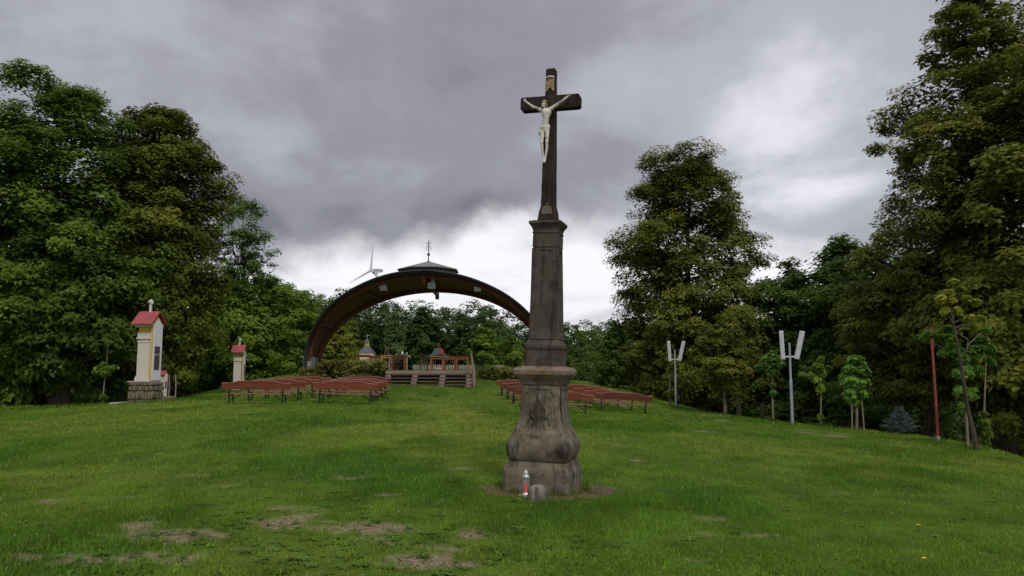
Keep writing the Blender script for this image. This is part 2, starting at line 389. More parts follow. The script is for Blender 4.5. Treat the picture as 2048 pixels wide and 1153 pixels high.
# ------------------------------------------------------------------ grass blades (nobody could count them)
def in_lawn(x, y, margin=0.6): return (x < _interp(CREST_R, y)+margin) & (x > _interp(CREST_L, y)-margin)
def blades(n, y0, y1, w, h, seg, seed):
    rng = np.random.default_rng(seed)
    # even per-area sampling inside the view wedge plus a side margin
    y = np.sqrt(rng.uniform(0, 1, n)*(y1**2-y0**2)+y0**2); half = 0.68*y+2.2
    x = rng.uniform(-1, 1, n)*half
    s = soil_mask(x, y)
    keep = (rng.uniform(0, 1, n) > s*0.95) & in_lawn(x, y)
    keep &= ~((np.abs(x-CROSS.x) < 0.5) & (np.abs(y-CROSS.y) < 0.5))
    x, y = x[keep], y[keep]; n = len(x)
    z = terrain(x, y)-0.01
    clump = fbm(x*3.2, y*3.2, 101, 3); lush = sstep(0.5, 0.68, fbm(x*0.55+3, y*0.4, 77, 4))
    hh = h*(0.1+1.5*clump+0.5*lush)*(1-.6*s[keep])*rng.uniform(0.6, 1.35, n)
    a = rng.uniform(0, 2*np.pi, n); lean = rng.uniform(0.1, 0.95, n)*hh
    ca, sa = np.cos(a), np.sin(a); ww = w*rng.uniform(0.7, 1.4, n)
    la = a+rng.uniform(0.8, 2.3, n)
    lx, ly = np.cos(la)*lean, np.sin(la)*lean
    c = gcolor(x, y)*rng.uniform(0.55, 1.5, (n, 1))*1.25
    yel = rng.uniform(0, 1, n) < 0.09
    c[yel] = c[yel]*np.array((1.9, 1.35, 1.5))
    if seg == 1:
        V = np.stack([np.c_[x-ca*ww, y-sa*ww, z], np.c_[x+ca*ww, y+sa*ww, z], np.c_[x+lx, y+ly, z+hh]], 1).reshape(-1, 3)
        k = np.arange(n)*3; F = np.stack([k, k+1, k+2], 1)
        C = np.repeat(c, 3, 0)
    else:
        V = np.stack([np.c_[x-ca*ww, y-sa*ww, z], np.c_[x+ca*ww, y+sa*ww, z],
                      np.c_[x-ca*ww*.8+lx*.35, y-sa*ww*.8+ly*.35, z+hh*.62], np.c_[x+ca*ww*.8+lx*.35, y+sa*ww*.8+ly*.35, z+hh*.62],
                      np.c_[x+lx, y+ly, z+hh]], 1).reshape(-1, 3)
        k = np.arange(n)*5; F = np.concatenate([np.stack([k, k+1, k+3], 1), np.stack([k, k+3, k+2], 1), np.stack([k+2, k+3, k+4], 1)])
        C = np.repeat(c, 5, 0)
    return V, F, C
def joined(parts):
    V, F, C, b = [], [], [], 0
    for v, f, c in parts: V.append(v); F.append(f+b); C.append(c); b += len(v)
    return np.concatenate(V), np.concatenate(F), np.concatenate(C)
V, F, C = joined([blades(75000, 5.0, 7.3, 0.0028, 0.042, 2, 1), blades(170000, 7.3, 10.5, 0.0030, 0.044, 1, 5), blades(170000, 10.5, 17, 0.0045, 0.048, 1, 2), blades(160000, 17, 28, 0.008, 0.055, 1, 3), blades(120000, 28, 50, 0.015, 0.06, 1, 4)])
grass = np_mesh('grass', V, F, M['blade'], attr=C)
tag(grass, 'short mown grass covering the lawn', 'grass', kind='stuff')

# broad-leaved weeds, clover heads and straw round the bare soil
def weeds(n, seed):
    rng = np.random.default_rng(seed); VV, FF, CC = [], [], []; b = 0
    while n > 0:
        y = math.sqrt(rng.uniform(5.0**2, 12.5**2)); x = rng.uniform(-1, 1)*(0.68*y+1)
        reg = math.exp(-(((x+1.6)/2.4)**2+((y-7.0)/1.6)**2))
        nearcross = math.exp(-(((x-CROSS.x)/1.1)**2+((y-CROSS.y+0.75)/0.35)**2))
        if rng.uniform() > 0.05+0.95*reg+0.5*nearcross: continue
        if abs(x-CROSS.x) < 0.55 and abs(y-CROSS.y) < 0.55: continue
        n -= 1; z = gz(x, y); k = rng.integers(5, 10); L = rng.uniform(0.035, 0.095)
        base = np.array((0.085, 0.155, 0.024))*rng.uniform(0.7, 1.35)
        for j in range(k):
            a = 2*math.pi*j/k+rng.uniform(-.4, .4); l = L*rng.uniform(.7, 1.2); w = l*rng.uniform(.16, .28); up = rng.uniform(.15, .75)
            d = np.array((math.cos(a), math.sin(a), 0)); s = np.array((-d[1], d[0], 0)); o = np.array((x, y, z-0.005))
            m_ = o+d*l*.55+np.array((0, 0, up*l*.5)); t = o+d*l+np.array((0, 0, up*l*.45)); f_ = np.array((0, 0, .2*w))
            VV += [o, m_-s*w+f_, m_, m_+s*w+f_, t]; FF += [(b, b+1, b+2), (b, b+2, b+3), (b+1, b+4, b+2), (b+2, b+4, b+3)]
            CC += [base*rng.uniform(.8, 1.2)]*5; b += 5
    return np.array(VV), np.array(FF), np.array(CC)
V, F, C = weeds(620, 11)
tag(np_mesh('weeds', V, F, M['blade'], attr=C), 'broad-leaved weeds among the bare soil patches', 'weeds', kind='stuff')
def dots(n, seed):
    rng = np.random.default_rng(seed); y = np.sqrt(rng.uniform(5.5**2, 24**2, n*4)); x = rng.uniform(-1, 1, n*4)*(0.68*y+1)
    k = ((fbm(x*0.5, y*0.35, 131, 3) > 0.54) | (rng.uniform(size=n*4) < .12)) & (soil_mask(x, y) < .3) & in_lawn(x, y, 0)
    x, y = x[k][:n], y[k][:n]; n = len(x); z = terrain(x, y)+rng.uniform(.04, .075, n); r = rng.uniform(.006, .010, n)
    D = np.array(((1,0,0), (0,1,0), (-1,0,0), (0,-1,0), (0,0,1), (0,0,-1)), float)
    V = (np.c_[x, y, z][:, None, :]+D[None]*r[:, None, None]).reshape(-1, 3)
    T = np.array(((0,1,4), (1,2,4), (2,3,4), (3,0,4), (1,0,5), (2,1,5), (3,2,5), (0,3,5))); F = (T[None]+6*np.arange(n)[:, None, None]).reshape(-1, 3)
    return V, F, np.repeat(np.array((.42, .42, .34))*rng.uniform(.6, 1.1, (n, 1)), 6, 0)
V, F, C = dots(900, 12)
tag(np_mesh('clover_flowers', V, F, M['blade'], attr=C), 'tiny white clover heads scattered in the lawn', 'clover', kind='stuff')
def straw(n, seed):
    rng = np.random.default_rng(seed); a = rng.uniform(0, 2*np.pi, n); r = np.sqrt(rng.uniform(0, 1, n)); x = CROSS.x+.1+np.cos(a)*r*1.0; y = CROSS.y-.3+np.sin(a)*r*.62
    k = ~((np.abs(x-CROSS.x) < .45) & (np.abs(y-CROSS.y) < .45)); x, y = x[k], y[k]; n = len(x); z = terrain(x, y)-.01
    l = rng.uniform(.03, .1, n); q = rng.uniform(0, 2*np.pi, n); o = np.c_[x, y, z]
    d = np.c_[np.cos(q)*l, np.sin(q)*l, rng.uniform(0, .45, n)*l]; s = np.c_[-np.sin(q), np.cos(q), 0*q]*.003
    V = np.stack([o-s, o+s, o+d], 1).reshape(-1, 3); return V, np.arange(3*n).reshape(-1, 3), np.repeat(np.array((.16, .10, .065))*rng.uniform(.5, 1.5, (n, 1)), 3, 0)
V, F, C = straw(4200, 13)
tag(np_mesh('dry_grass', V, F, M['blade'], attr=C), 'dead brown grass round the foot of the stone cross', 'dry grass', kind='stuff')

def crumbs(n, seed):
    rng = np.random.default_rng(seed); y = np.sqrt(rng.uniform(5.3**2, 12**2, n*14)); x = rng.uniform(-1, 1, n*14)*(0.68*y)
    k = (soil_mask(x, y) > rng.uniform(.25, .9, n*14)) & ~((np.abs(x-CROSS.x) < .47) & (np.abs(y-CROSS.y) < .47)); x, y = x[k][:n], y[k][:n]; n = len(x)
    r = .003+.010*rng.uniform(0, 1, n)**4; z = terrain(x, y)-.022+r*.2
    D = np.array(((1,.2,0), (-.2,1,.1), (-1,-.1,0), (.1,-1,-.1), (.1,0,.8), (0,0,-.8)))[None]*rng.uniform(.6, 1.3, (n, 6, 1))
    V = (np.c_[x, y, z][:, None, :]+D*r[:, None, None]).reshape(-1, 3)
    T = np.array(((0,1,4), (1,2,4), (2,3,4), (3,0,4), (1,0,5), (2,1,5), (3,2,5), (0,3,5))); F = (T[None]+6*np.arange(n)[:, None, None]).reshape(-1, 3)
    return V, F, np.repeat((SOIL*.8)*rng.uniform(.6, 1.3, (n, 1)), 6, 0)
V, F, C = crumbs(5200, 14)
tag(np_mesh('soil_crumbs', V, F, M['blade'], attr=C), 'crumbs of dry earth on the bare soil patches', 'soil', kind='stuff')

# ------------------------------------------------------------------ stone cross monument
def stone(name, stops, lichen=None, scale=4.0, bump=0.6, dark=(0.018, 0.016, 0.015), dlev=(0.56, 0.68)):
    m = mat(name, stops, scale, 0.95, bump, dist=0.012, bscale=42, spec=0.15); nt = m.node_tree; b = nt.nodes['Principled BSDF']
    src = b.inputs['Base Color'].links[0].from_socket
    tcn = next(n for n in nt.nodes if n.type == 'TEX_COORD')
    def streak(w):
        mp = nt.nodes.new('ShaderNodeMapping'); mp.inputs['Scale'].default_value = (9, 9, .7); nt.links.new(tcn.outputs['Object'], mp.inputs[0])
        n = nt.nodes.new('ShaderNodeTexNoise'); n.noise_dimensions = '4D'; n.inputs['W'].default_value = w; n.inputs['Scale'].default_value = 1.6; n.inputs['Detail'].default_value = 5
        nt.links.new(mp.outputs[0], n.inputs['Vector']); return n.outputs['Fac']
    def noise(sc, w, det=6):
        n = nt.nodes.new('ShaderNodeTexNoise'); n.noise_dimensions = '4D'; n.inputs['W'].default_value = w; n.inputs['Scale'].default_value = sc; n.inputs['Detail'].default_value = det; n.inputs['Roughness'].default_value = 0.65
        nt.links.new(tcn.outputs['Object'], n.inputs['Vector']); return n.outputs['Fac']
    def over(src, fac_sock, lo, hi, col):
        r = nt.nodes.new('ShaderNodeMapRange'); r.inputs[1].default_value = lo; r.inputs[2].default_value = hi; nt.links.new(fac_sock, r.inputs[0])
        mx = nt.nodes.new('ShaderNodeMix'); mx.data_type = 'RGBA'; nt.links.new(r.outputs[0], mx.inputs['Factor']); nt.links.new(src, mx.inputs[6]); mx.inputs[7].default_value = (*col, 1); return mx.outputs[2]
    src = over(src, noise(2.6, 3.0), dlev[0], dlev[1], dark)
    src = over(src, streak(1.7), 0.54, 0.74, v2(stops[0][1], .5))
    src = over(src, noise(11, 5.0, 8), 0.55, 0.70, v2(stops[0][1], .6))
    src = over(src, noise(26, 7.0, 4), 0.66, 0.72, v2(stops[-1][1], 1.9))
    if lichen: src = over(src, noise(5.5, lichen[1]), lichen[2], lichen[2]+0.1, lichen[0])
    nt.links.new(src, b.inputs['Base Color'])
    return m
M['stone_low'] = stone('weathered_sandstone', [(0.3, (0.078, 0.066, 0.049)), (0.5, (0.150, 0.126, 0.092)), (0.7, (0.245, 0.207, 0.153))], dlev=(0.53, 0.69))
M['stone_ledge'] = stone('lichen_sandstone', [(0.3, (0.13, 0.105, 0.078)), (0.7, (0.24, 0.195, 0.145))], ((0.25, 0.125, 0.025), 2.0, 0.53))
M['stone_mid'] = stone('dark_sandstone', [(0.3, (0.055, 0.043, 0.037)), (0.7, (0.118, 0.094, 0.080))], scale=3, bump=0.4)
M['stone_top'] = stone('sooty_sandstone', [(0.3, (0.020, 0.015, 0.014)), (0.7, (0.052, 0.038, 0.034))], scale=3, bump=0.4, dlev=(0.6, 0.75))
M['paint'] = stone('peeling_white_paint', [(0.34, (0.30, 0.23, 0.16)), (0.43, (0.62, 0.58, 0.51)), (0.8, (0.76, 0.73, 0.67))], scale=14, bump=0.3, dark=(0.17, 0.11, 0.07), dlev=(0.57, 0.66))
M['hair'] = stone('weathered_ochre_paint', [(0.3, (0.16, 0.10, 0.05)), (0.7, (0.42, 0.33, 0.21))], scale=25, bump=0.5)

CROT = R(-16.7)
mon = empty('stone_cross', CROSS, CROT); mon.rotation_euler = (0, R(1.5), CROT)
tag(mon, 'tall dark sandstone cross with a white crucified figure on a carved pedestal', 'stone cross')
def cz(y, d=10.55): return P(1085, y, d).z-CROSS.z
def n3(v, s, seed):
    return float(fbm(np.array([v[0]*s+v[2]*s*0.7]), np.array([v[1]*s+v[2]*s*0.9]), seed, 3)[0])-0.5
def loft(name, prof, m, parent, ch=0.06, wear=0.006, step=0.03, sharp=38, ratio=1.0, seed=0, xoff=0.0):
    """square section lofted up a profile of (z, half width); corners chamfered, faces worn"""
    rows = []
    for (z0, h0), (z1, h1) in zip(prof[:-1], prof[1:]):
        n = max(1, int(math.hypot(z1-z0, h1-h0)/step))
        for i in range(n): t = i/n; rows.append((z0+(z1-z0)*t, h0+(h1-h0)*t))
    rows.append(prof[-1])
    V, F = [], []; K = 8
    for z, h in rows:
        c = h*ch; hy = h*ratio
        ring = []
        cor = [(h, -hy), (h, hy), (-h, hy), (-h, -hy)]
        for i in range(4):
            a, b = cor[i], cor[(i+1) % 4]; dx_, dy_ = b[0]-a[0], b[1]-a[1]; L = math.hypot(dx_, dy_); dx_, dy_ = dx_/L, dy_/L
            for k in range(K+1):
                t = c+(L-2*c)*k/K; ring.append((a[0]+dx_*t+xoff, a[1]+dy_*t, z))
        V += ring
    nr = 4*(K+1)
    A = np.array(V)
    s1 = fbm(A[:, 0]*9+A[:, 2]*6, A[:, 1]*9+A[:, 2]*8, 200+seed, 3)-0.5; s2 = fbm(A[:, 0]*26+A[:, 2]*20, A[:, 1]*26+A[:, 2]*25, 210+seed, 2)-0.5
    q = 1+(s1*wear*2.2+s2*wear*1.2)/np.maximum(np.hypot(A[:, 0]-xoff, A[:, 1]), .05)
    A[:, 0] = xoff+(A[:, 0]-xoff)*q; A[:, 1] *= q
    for r in range(len(rows)-1):
        for j in range(nr): F.append((r*nr+j, r*nr+(j+1) % nr, (r+1)*nr+(j+1) % nr, (r+1)*nr+j))
    F.append(tuple(range(nr-1, -1, -1))); F.append(tuple((len(rows)-1)*nr+j for j in range(nr)))
    mb = MB(); mb.add(A.tolist(), F)
    return mb.build(name, m, parent, smooth=sharp)
def prof(l): return [(cz(y), h) for y, h in l]
P_BASE = prof([(926,.36), (922,.385), (912,.412), (902,.424), (892,.426), (889,.420), (888,.420), (882,.408), (868,.362), (855,.322), (840,.292), (820,.272), (800,.266), (769,.263)])
loft('plinth', [(-.12, .452)]+prof([(985,.448), (944,.443), (938,.425), (924,.405)]), M['stone_low'], mon, ch=.10, wear=.016, seed=1)
loft('pedestal', P_BASE, M['stone_low'], mon, ch=.10, wear=.008, seed=2)
loft('cornice', prof([(770,.272), (766,.288), (763,.290), (762,.305), (760,.307), (758,.322), (756,.324), (755,.342), (752,.345), (750,.368), (746,.376), (741,.374), (737,.350), (732.5,.262)]), M['stone_ledge'], mon, ch=.12, wear=.007, step=.02, sharp=30, seed=3)
loft('block', prof([(733,.238), (698,.233)]), M['stone_mid'], mon, ch=.05, wear=.004, seed=4)
loft('base_moulding', prof([(699,.240), (697,.247), (693,.250), (689,.246), (687,.236), (686,.226), (682,.215), (679,.203)]), M['stone_mid'], mon, ch=.10, wear=.004, step=.012, sharp=40, seed=5)
P_SHAFT = prof([(681,.204), (600,.189), (490,.169)])
loft('shaft', P_SHAFT, M['stone_mid'], mon, ch=.09, wear=.003, seed=6)
loft('neck_band', prof([(491.5,.178), (466,.177), (465,.168)]), M['stone_mid'], mon, ch=.09, wear=.003, seed=7)
loft('capital', prof([(465.5,.172), (463,.184), (461,.184), (460,.174), (455,.182), (450,.200), (446,.220), (444.5,.228), (440,.227), (438.5,.20)]), M['stone_mid'], mon, ch=.05, wear=.003, step=.012, sharp=30, seed=8)
# upper cross: flared foot, tapering post, arms with chamfered ends
def zt(y): return cz(y, 10.75)
post = loft('cross_post', [(zt(440.5), .140), (zt(436), .132), (zt(424), .122), (zt(414), .104), (zt(409), .098), (zt(300), .088), (zt(160), .0725), (zt(141), .0715), (zt(138), .058)], M['stone_top'], mon, ch=.22, wear=.003, ratio=.85, seed=9)
mb = MB(); zb, zt_ = zt(220), zt(192.5); c_ = .035; L = .435
poly = [(-L, zb+c_), (-L+c_*.8, zb), (L-c_*.8, zb), (L, zb+c_*.7), (L, zt_-c_), (L-c_*.8, zt_), (-L+c_*.6, zt_), (-L, zt_-c_*.6)]
mb.prism(poly, -.0685, .0685, axis=1)
arm = mb.build('cross_arm', M['stone_top'], mon, bevel=.012)
# acanthus foot ornament and rosette at the base of the post
mb = MB(); zf = zt(425)
mb.prism([(-.075, zt(431)), (.075, zt(431)), (.066, zt(417)), (.03, zt(413)), (-.03, zt(413)), (-.066, zt(417))], -.118, -.085, axis=1)
mb.build('foot_ornament', M['stone_low'], mon, bevel=.012)
mb = MB(); mb.ball((0, -.094, zt(409.5)), (.019, .014, .019)); mb.build('rosette', M['stone_low'], mon, smooth=60)

# carved panels: height fields laid on a face of the lofts
def half_at(pf, z):
    zs = [p[0] for p in pf]; hs = [p[1] for p in pf]; return np.interp(z, zs, hs)
def relief(name, pf, u0, u1, z0, z1, nu, nz, fn, m, parent, side=0, cut=None):
    u = np.linspace(u0, u1, nu); z = np.linspace(z0, z1, nz); U, Z = np.meshgrid(u, z); H = fn(U, Z)
    y = -(half_at(pf, Z)+H); x = U.copy()
    if side == 1: x, y = -y, U
    V = np.c_[x.ravel(), y.ravel(), Z.ravel()]; ix = np.arange(nu*nz).reshape(nz, nu)
    F = np.stack([ix[:-1, :-1].ravel(), ix[:-1, 1:].ravel(), ix[1:, 1:].ravel(), ix[1:, :-1].ravel()], 1)
    if cut is not None:
        Hc = np.maximum.reduce([H[:-1, :-1], H[:-1, 1:], H[1:, 1:], H[1:, :-1]]).ravel(); F = F[Hc > cut]
    return np_mesh(name, V, F, m, parent, smooth=True)
def seg(U, Z, a, b, r0, r1, k=1.0):
    ax, az = a; bx, bz = b; d2 = (bx-ax)**2+(bz-az)**2; t = np.clip(((U-ax)*(bx-ax)+(Z-az)*(bz-az))/max(d2, 1e-9), 0, 1)
    d = np.hypot(U-(ax+t*(bx-ax)), Z-(az+t*(bz-az))); r = r0+(r1-r0)*t
    return k*np.sqrt(np.maximum(r*r-d*d, 0))
zp0, zp1 = cz(884), cz(775); 
def panel_die(U, Z):
    w = half_at(P_BASE, Z)*0.74; top = cz(779)
    cr_ = np.hypot(np.abs(U)-.195, Z-top) - .058                       # notched upper corners
    inside = np.minimum.reduce([w-np.abs(U), top-.004-Z, cr_])
    rim = sstep(-.003, .006, -inside)
    return .003+.013*rim+.004*(fbm(U*22, Z*22, 301, 3)-.5)*2-.018*sstep(.80, .93, np.abs(U)/half_at(P_BASE, Z))
relief('front_panel', P_BASE, -.245, .245, cz(868), cz(772), 90, 120, panel_die, M['stone_low'], mon)
def panel_side(U, Z):
    w = half_at(P_BASE, Z)*0.70; inside = np.minimum(w-np.abs(U), cz(781)-Z)
    return .002+.011*sstep(-.003, .006, -inside)-.016*sstep(.80, .93, np.abs(U)/half_at(P_BASE, Z))
relief('side_panel', P_BASE, -.21, .21, cz(845), cz(772), 40, 60, panel_side, M['stone_low'], mon, side=1)
def fx(px): return (px-1074)/134.0
def fig(U, Z):
    q = lambda px, py: (fx(px), cz(py, 10.42))
    def S(H, a, b, r0, r1, k=1.0, base=0.0):
        v = seg(U, Z, q(*a), q(*b), r0, r1, k); return np.maximum(H, v+base*(v > 0))
    H = np.zeros_like(U)
    H = S(H, (1074,793), (1074,807), .042, .050, .55)                 # veil
    H = S(H, (1074,798), (1074,802), .027, .024, 1.5, .008)           # head
    H = S(H, (1074,815), (1074,834), .082, .078, .45)                 # mantle over the chest
    for sg in (-1, 1):                                                # sleeves bulging out and folding back to the waist
        arm_ = [(1074+sg*7, 813), (1074+sg*12, 820), (1074+sg*14, 828), (1074+sg*12, 835), (1074+sg*5, 839)]
        for (a, b), r in zip(zip(arm_[:-1], arm_[1:]), (.028, .028, .025, .020)): H = S(H, a, b, r, r*.92, 1.05, .008)
    skirt = (np.abs(U-fx(1073)) < .060+.040*np.clip((cz(840, 10.42)-Z)/(cz(840, 10.42)-cz(881, 10.42)), 0, 1)) & (Z < cz(840, 10.42)) & (Z > cz(880.5, 10.42))
    fold = .026*np.sqrt(np.maximum(1-((U-fx(1073))/.115)**2, 0))+.0075*np.sin((U-fx(1073))*118*(1-.25*np.clip((cz(840, 10.42)-Z)/.3, 0, 1))+.6)
    H = np.where(skirt, np.maximum(H, (fold+.006)*sstep(cz(882, 10.42), cz(868, 10.42), Z)), H)
    for a, b, r in (((1067,840), (1056,862), .015), ((1056,836), (1051,856), .014), ((1081,840), (1088,860), .014), ((1091,834), (1094,850), .013)):
        H = S(H, a, b, r, r*.8, 1.0, .010)                            # mantle ends swinging out
    H = np.where(np.hypot(U-fx(1075.3), Z-cz(803, 10.42)) < .008, H+.010, H)
    return H*1.0+.003*(fbm(U*60, Z*60, 311, 2)-.5)
relief('relief_figure', P_BASE, -.19, .19, cz(885), cz(788), 150, 220, fig, M['stone_low'], mon, cut=.006)
def panel_shaft(U, Z):
    hw = half_at(P_SHAFT, Z)*0.70; zt0, zb0 = cz(499), cz(667)
    inside = np.minimum.reduce([hw-np.abs(U), zt0-Z, Z-zb0, np.hypot(np.abs(U)-.125, Z-zt0)-.038, np.hypot(U, Z-zb0)-.055])
    rim = sstep(-.002, .006, -inside)
    h = .002+.009*rim
    for i in range(6):                                                 # carved leaf spray
        zc_ = cz(512+i*5.6); w = .055-.006*i
        for s in (-1, 1):
            l = seg(U, Z, (s*.004, zc_-.02), (s*w, zc_+.014), .009, .004, 1.3); h = np.maximum(h, l*1.2+.002*(l > 0))
    h = np.maximum(h, seg(U, Z, (0, cz(506)), (0, cz(550)), .008, .008, 1.1))
    return h-.012*sstep(.82, .93, np.abs(U)/half_at(P_SHAFT, Z))
relief('shaft_panel', P_SHAFT, -.185, .185, cz(678), cz(494), 80, 200, panel_shaft, M['stone_mid'], mon)
def panel_shaft_side(U, Z):
    inside = np.minimum.reduce([half_at(P_SHAFT, Z)*.66-np.abs(U), cz(501)-Z, Z-cz(667)])
    return .002+.008*sstep(-.002, .006, -inside)-.012*sstep(.82, .93, np.abs(U)/half_at(P_SHAFT, Z))
relief('shaft_side_panel', P_SHAFT, -.185, .185, cz(678), cz(494), 40, 100, panel_shaft_side, M['stone_mid'], mon, side=1)
# scroll above the figure's head
mb = MB(); zs = lambda y: zt(y)
pts = [(-.066, zs(159)), (-.05, zs(156)), (0, zs(157.5)), (.045, zs(155.5)), (.062, zs(158)), (.058, zs(172)), (.062, zs(186)), (.035, zs(184)), (.012, zs(178)), (-.008, zs(178)), (-.035, zs(185)), (-.066, zs(187)), (-.06, zs(172))]
mb.prism(pts, -.082, -.060, axis=1); sc_ = mb.build('scroll', M['hair'], mon, bevel=.008)
mb = MB(); mb.tube([(-.064, -.086, zs(158)), (0, -.09, zs(156)), (.06, -.086, zs(157.5))], [.012, .013, .012], 8); mb.build('rolled_edge', M['paint'], sc_, smooth=60)

# the figure: one continuous body, voxel-joined from tapered limbs
def fq(px, py, dy=0.0):
    """figure coordinates: on the front face of the post"""
    return Vector(((px-1096.5)/144.0, -.125-dy, zt(py)))
def cap(mb, a, b, r0, r1, n=10):
    pts, rr = [], []
    a, b = Vector(a), Vector(b); d = (b-a); Ld = d.length; d.normalize()
    for t in (-.98, -.8, -.45, 0): pts.append(a+d*r0*t); rr.append(r0*math.sqrt(1-t*t))
    for t in (.25, .5, .75): pts.append(a+(b-a)*t); rr.append(r0+(r1-r0)*t)
    for t in (0, .45, .8, .98): pts.append(b+d*r1*t); rr.append(r1*math.sqrt(1-t*t))
    mb.tube(pts, rr, n)
mb = MB()
cap(mb, fq(1089,228,.01), fq(1096,227,.01), .047, .047)             # shoulders / chest
cap(mb, fq(1092.5,230,.016), fq(1092,241,.014), .060, .050)
cap(mb, fq(1088,233,.022), fq(1091,240,.02), .036, .03); cap(mb, fq(1098,232,.022), fq(1095,240,.02), .036, .03)
cap(mb, fq(1092,241,.012), fq(1090.5,254,.010), .048, .041)         # belly
cap(mb, fq(1087,260,.008), fq(1094,260,.008), .043, .043)           # pelvis
cap(mb, fq(1090,224,.012), fq(1088.5,218,.028), .022, .021)         # neck
cap(mb, fq(1087.5,214.5,.040), fq(1088,212,.038), .033, .034)       # head bowed to one side
cap(mb, fq(1087,218.5,.050), fq(1087.2,217,.05), .020, .024)        # jaw and beard
mb.ball(fq(1087,215.2,.074), (.006, .009, .010))                    # nose
mb.ball(fq(1085.2,214,.066), (.008, .008, .005)); mb.ball(fq(1088.9,213.8,.066), (.008, .008, .005))
cap(mb, fq(1084,225,.012), fq(1080.5,223.5,.010), .031, .027); cap(mb, fq(1101,223.5,.012), fq(1104,221.5,.010), .031, .027)
cap(mb, fq(1081,223.5,.010), fq(1063.5,216.5,.014), .0265, .0215)   # arms
cap(mb, fq(1063.5,216.5,.014), fq(1050,206,.006), .0215, .0135)
cap(mb, fq(1104,221.5,.010), fq(1122,211.5,.014), .0265, .0215)
cap(mb, fq(1122,211.5,.014), fq(1136,201,.006), .0215, .0135)
for s, hx, hy in ((-1, 1047.5, 204), (1, 1139, 199)):               # hands with five fingers
    cap(mb, fq(hx-s*1.5, hy+1.2,.002), fq(hx+s*1.0, hy-.6,.006), .014, .015)
    for k, (ox, oy, l) in enumerate(((2.0, -3.6, .9), (3.4, -2.9, 1.0), (4.2, -1.6, 1.0), (4.4, -.2, .85))):
        p0 = fq(hx+s*1.2, hy-.8+k*.45, .008); p1 = fq(hx+s*ox*.85, hy+oy*.85, .020); p2 = fq(hx+s*ox*.80, hy+oy*.62, .036*l)
        cap(mb, p0, p1, .0068, .006, 7); cap(mb, p1, p2, .006, .005, 7)
    cap(mb, fq(hx-s*.4, hy-1.5,.008), fq(hx-s*.2, hy-4.2,.02), .0068, .0055, 7)
cap(mb, fq(1086,263,.008), fq(1085.2,291,.040), .032, .0215)         # legs
cap(mb, fq(1095.5,263,.010), fq(1095.8,290,.046), .032, .0215)
cap(mb, fq(1085.2,291,.040), fq(1086,302,.022), .0205, .0205); cap(mb, fq(1086,302,.022), fq(1089,320,.010), .0205, .0125)
cap(mb, fq(1095.8,290,.046), fq(1095.6,301,.028), .0205, .0205); cap(mb, fq(1095.6,301,.028), fq(1092.8,319,.016), .0205, .0125)
cap(mb, fq(1089,321,.010), fq(1088.5,328.5,.030), .013, .011); cap(mb, fq(1092.8,320,.018), fq(1092,329,.040), .013, .011)
body = mb.build('crucified_figure', M['paint'], mon)
rm = body.modifiers.new('join', 'REMESH'); rm.mode = 'VOXEL'; rm.voxel_size = .0048; rm.use_smooth_shade = True
sm_ = body.modifiers.new('soft', 'SMOOTH'); sm_.factor = .5; sm_.iterations = 2
mb = MB()                                                            # hair falling on the shoulders, crown of thorns
cap(mb, fq(1088,210,.034), fq(1089,209.5,.022), .033, .034)
for x0, x1 in ((1083.6, 1084), (1092, 1093)):
    cap(mb, fq(x0,212,.036), fq(x1,219,.026), .016, .017); cap(mb, fq(x1,219,.026), fq(x1+.6,225.5,.030), .016, .008)
ring = [fq(1087.6+5.3*math.cos(t), 210.5+1.3*math.sin(t)*1.0-.6*math.cos(t), .032+.038*math.sin(t)) for t in np.linspace(0, 2*math.pi, 25)]
mb.tube(ring, .008, 6)
hr = mb.build('hair', M['hair'], body)
r2 = hr.modifiers.new('join', 'REMESH'); r2.mode = 'VOXEL'; r2.voxel_size = .005; r2.use_smooth_shade = True
mb = MB()                                                            # loincloth with a knot hanging at the hip
for k in range(5):
    t = k/4
    cap(mb, fq(1083.5,256+k*2.6,.018), fq(1090.5,259.5+k*2.0,.050-.004*k), .017, .013); cap(mb, fq(1090.5,259.5+k*2.0,.050-.004*k), fq(1098,255.5+k*2.4,.024), .013, .017)
cap(mb, fq(1083,256.5,.02), fq(1080.2,258,.02), .018, .015); cap(mb, fq(1080.2,258,.018), fq(1078.5,268,.010), .014, .019); cap(mb, fq(1078.5,268,.010), fq(1079,273,.006), .018, .012)
cap(mb, fq(1081,259,.02), fq(1080.5,270,.016), .010, .014)
cap(mb, fq(1097.5,257,.026), fq(1101,259.5,.030), .013, .008)
lc = mb.build('loincloth', M['paint'], body)
r3 = lc.modifiers.new('join', 'REMESH'); r3.mode = 'VOXEL'; r3.voxel_size = .005; r3.use_smooth_shade = True

# grave candle, stones and stump at the foot
M['glass'] = bpy.data.materials.new('clear_glass'); M['glass'].use_nodes = True
gb = M['glass'].node_tree.nodes['Principled BSDF']; gb.inputs['Base Color'].default_value = (.85, .88, .88, 1); gb.inputs['Roughness'].default_value = .08; gb.inputs['Alpha'].default_value = .12
M['wax'] = simple('red_wax', (.70, .02, .018), .4, .15)
M['wax_white'] = simple('white_wax', (.7, .68, .64), .5, .1)
M['tin'] = simple('dull_tin', (.38, .39, .42), .35, .2, metal=.8)
M['tin_white'] = simple('pale_tin', (.62, .63, .66), .3, .1, metal=.5)
cl = ground_at(1052, 10.02); cl.z += .012
can = empty('grave_candle', cl); tag(can, 'glass grave lantern with a red candle and metal lid at the cross base', 'grave candle')
MB().lathe((0,0,0), [(.052,-.01), (.052,.02), (.042,.03), (.036,.042)], 20).build('foot', M['tin_white'], can, smooth=40)
MB().lathe((0,0,0), [(.034,.04), (.036,.10), (.043,.215), (.042,.218)], 20).build('glass_cylinder', M['glass'], can, smooth=40)
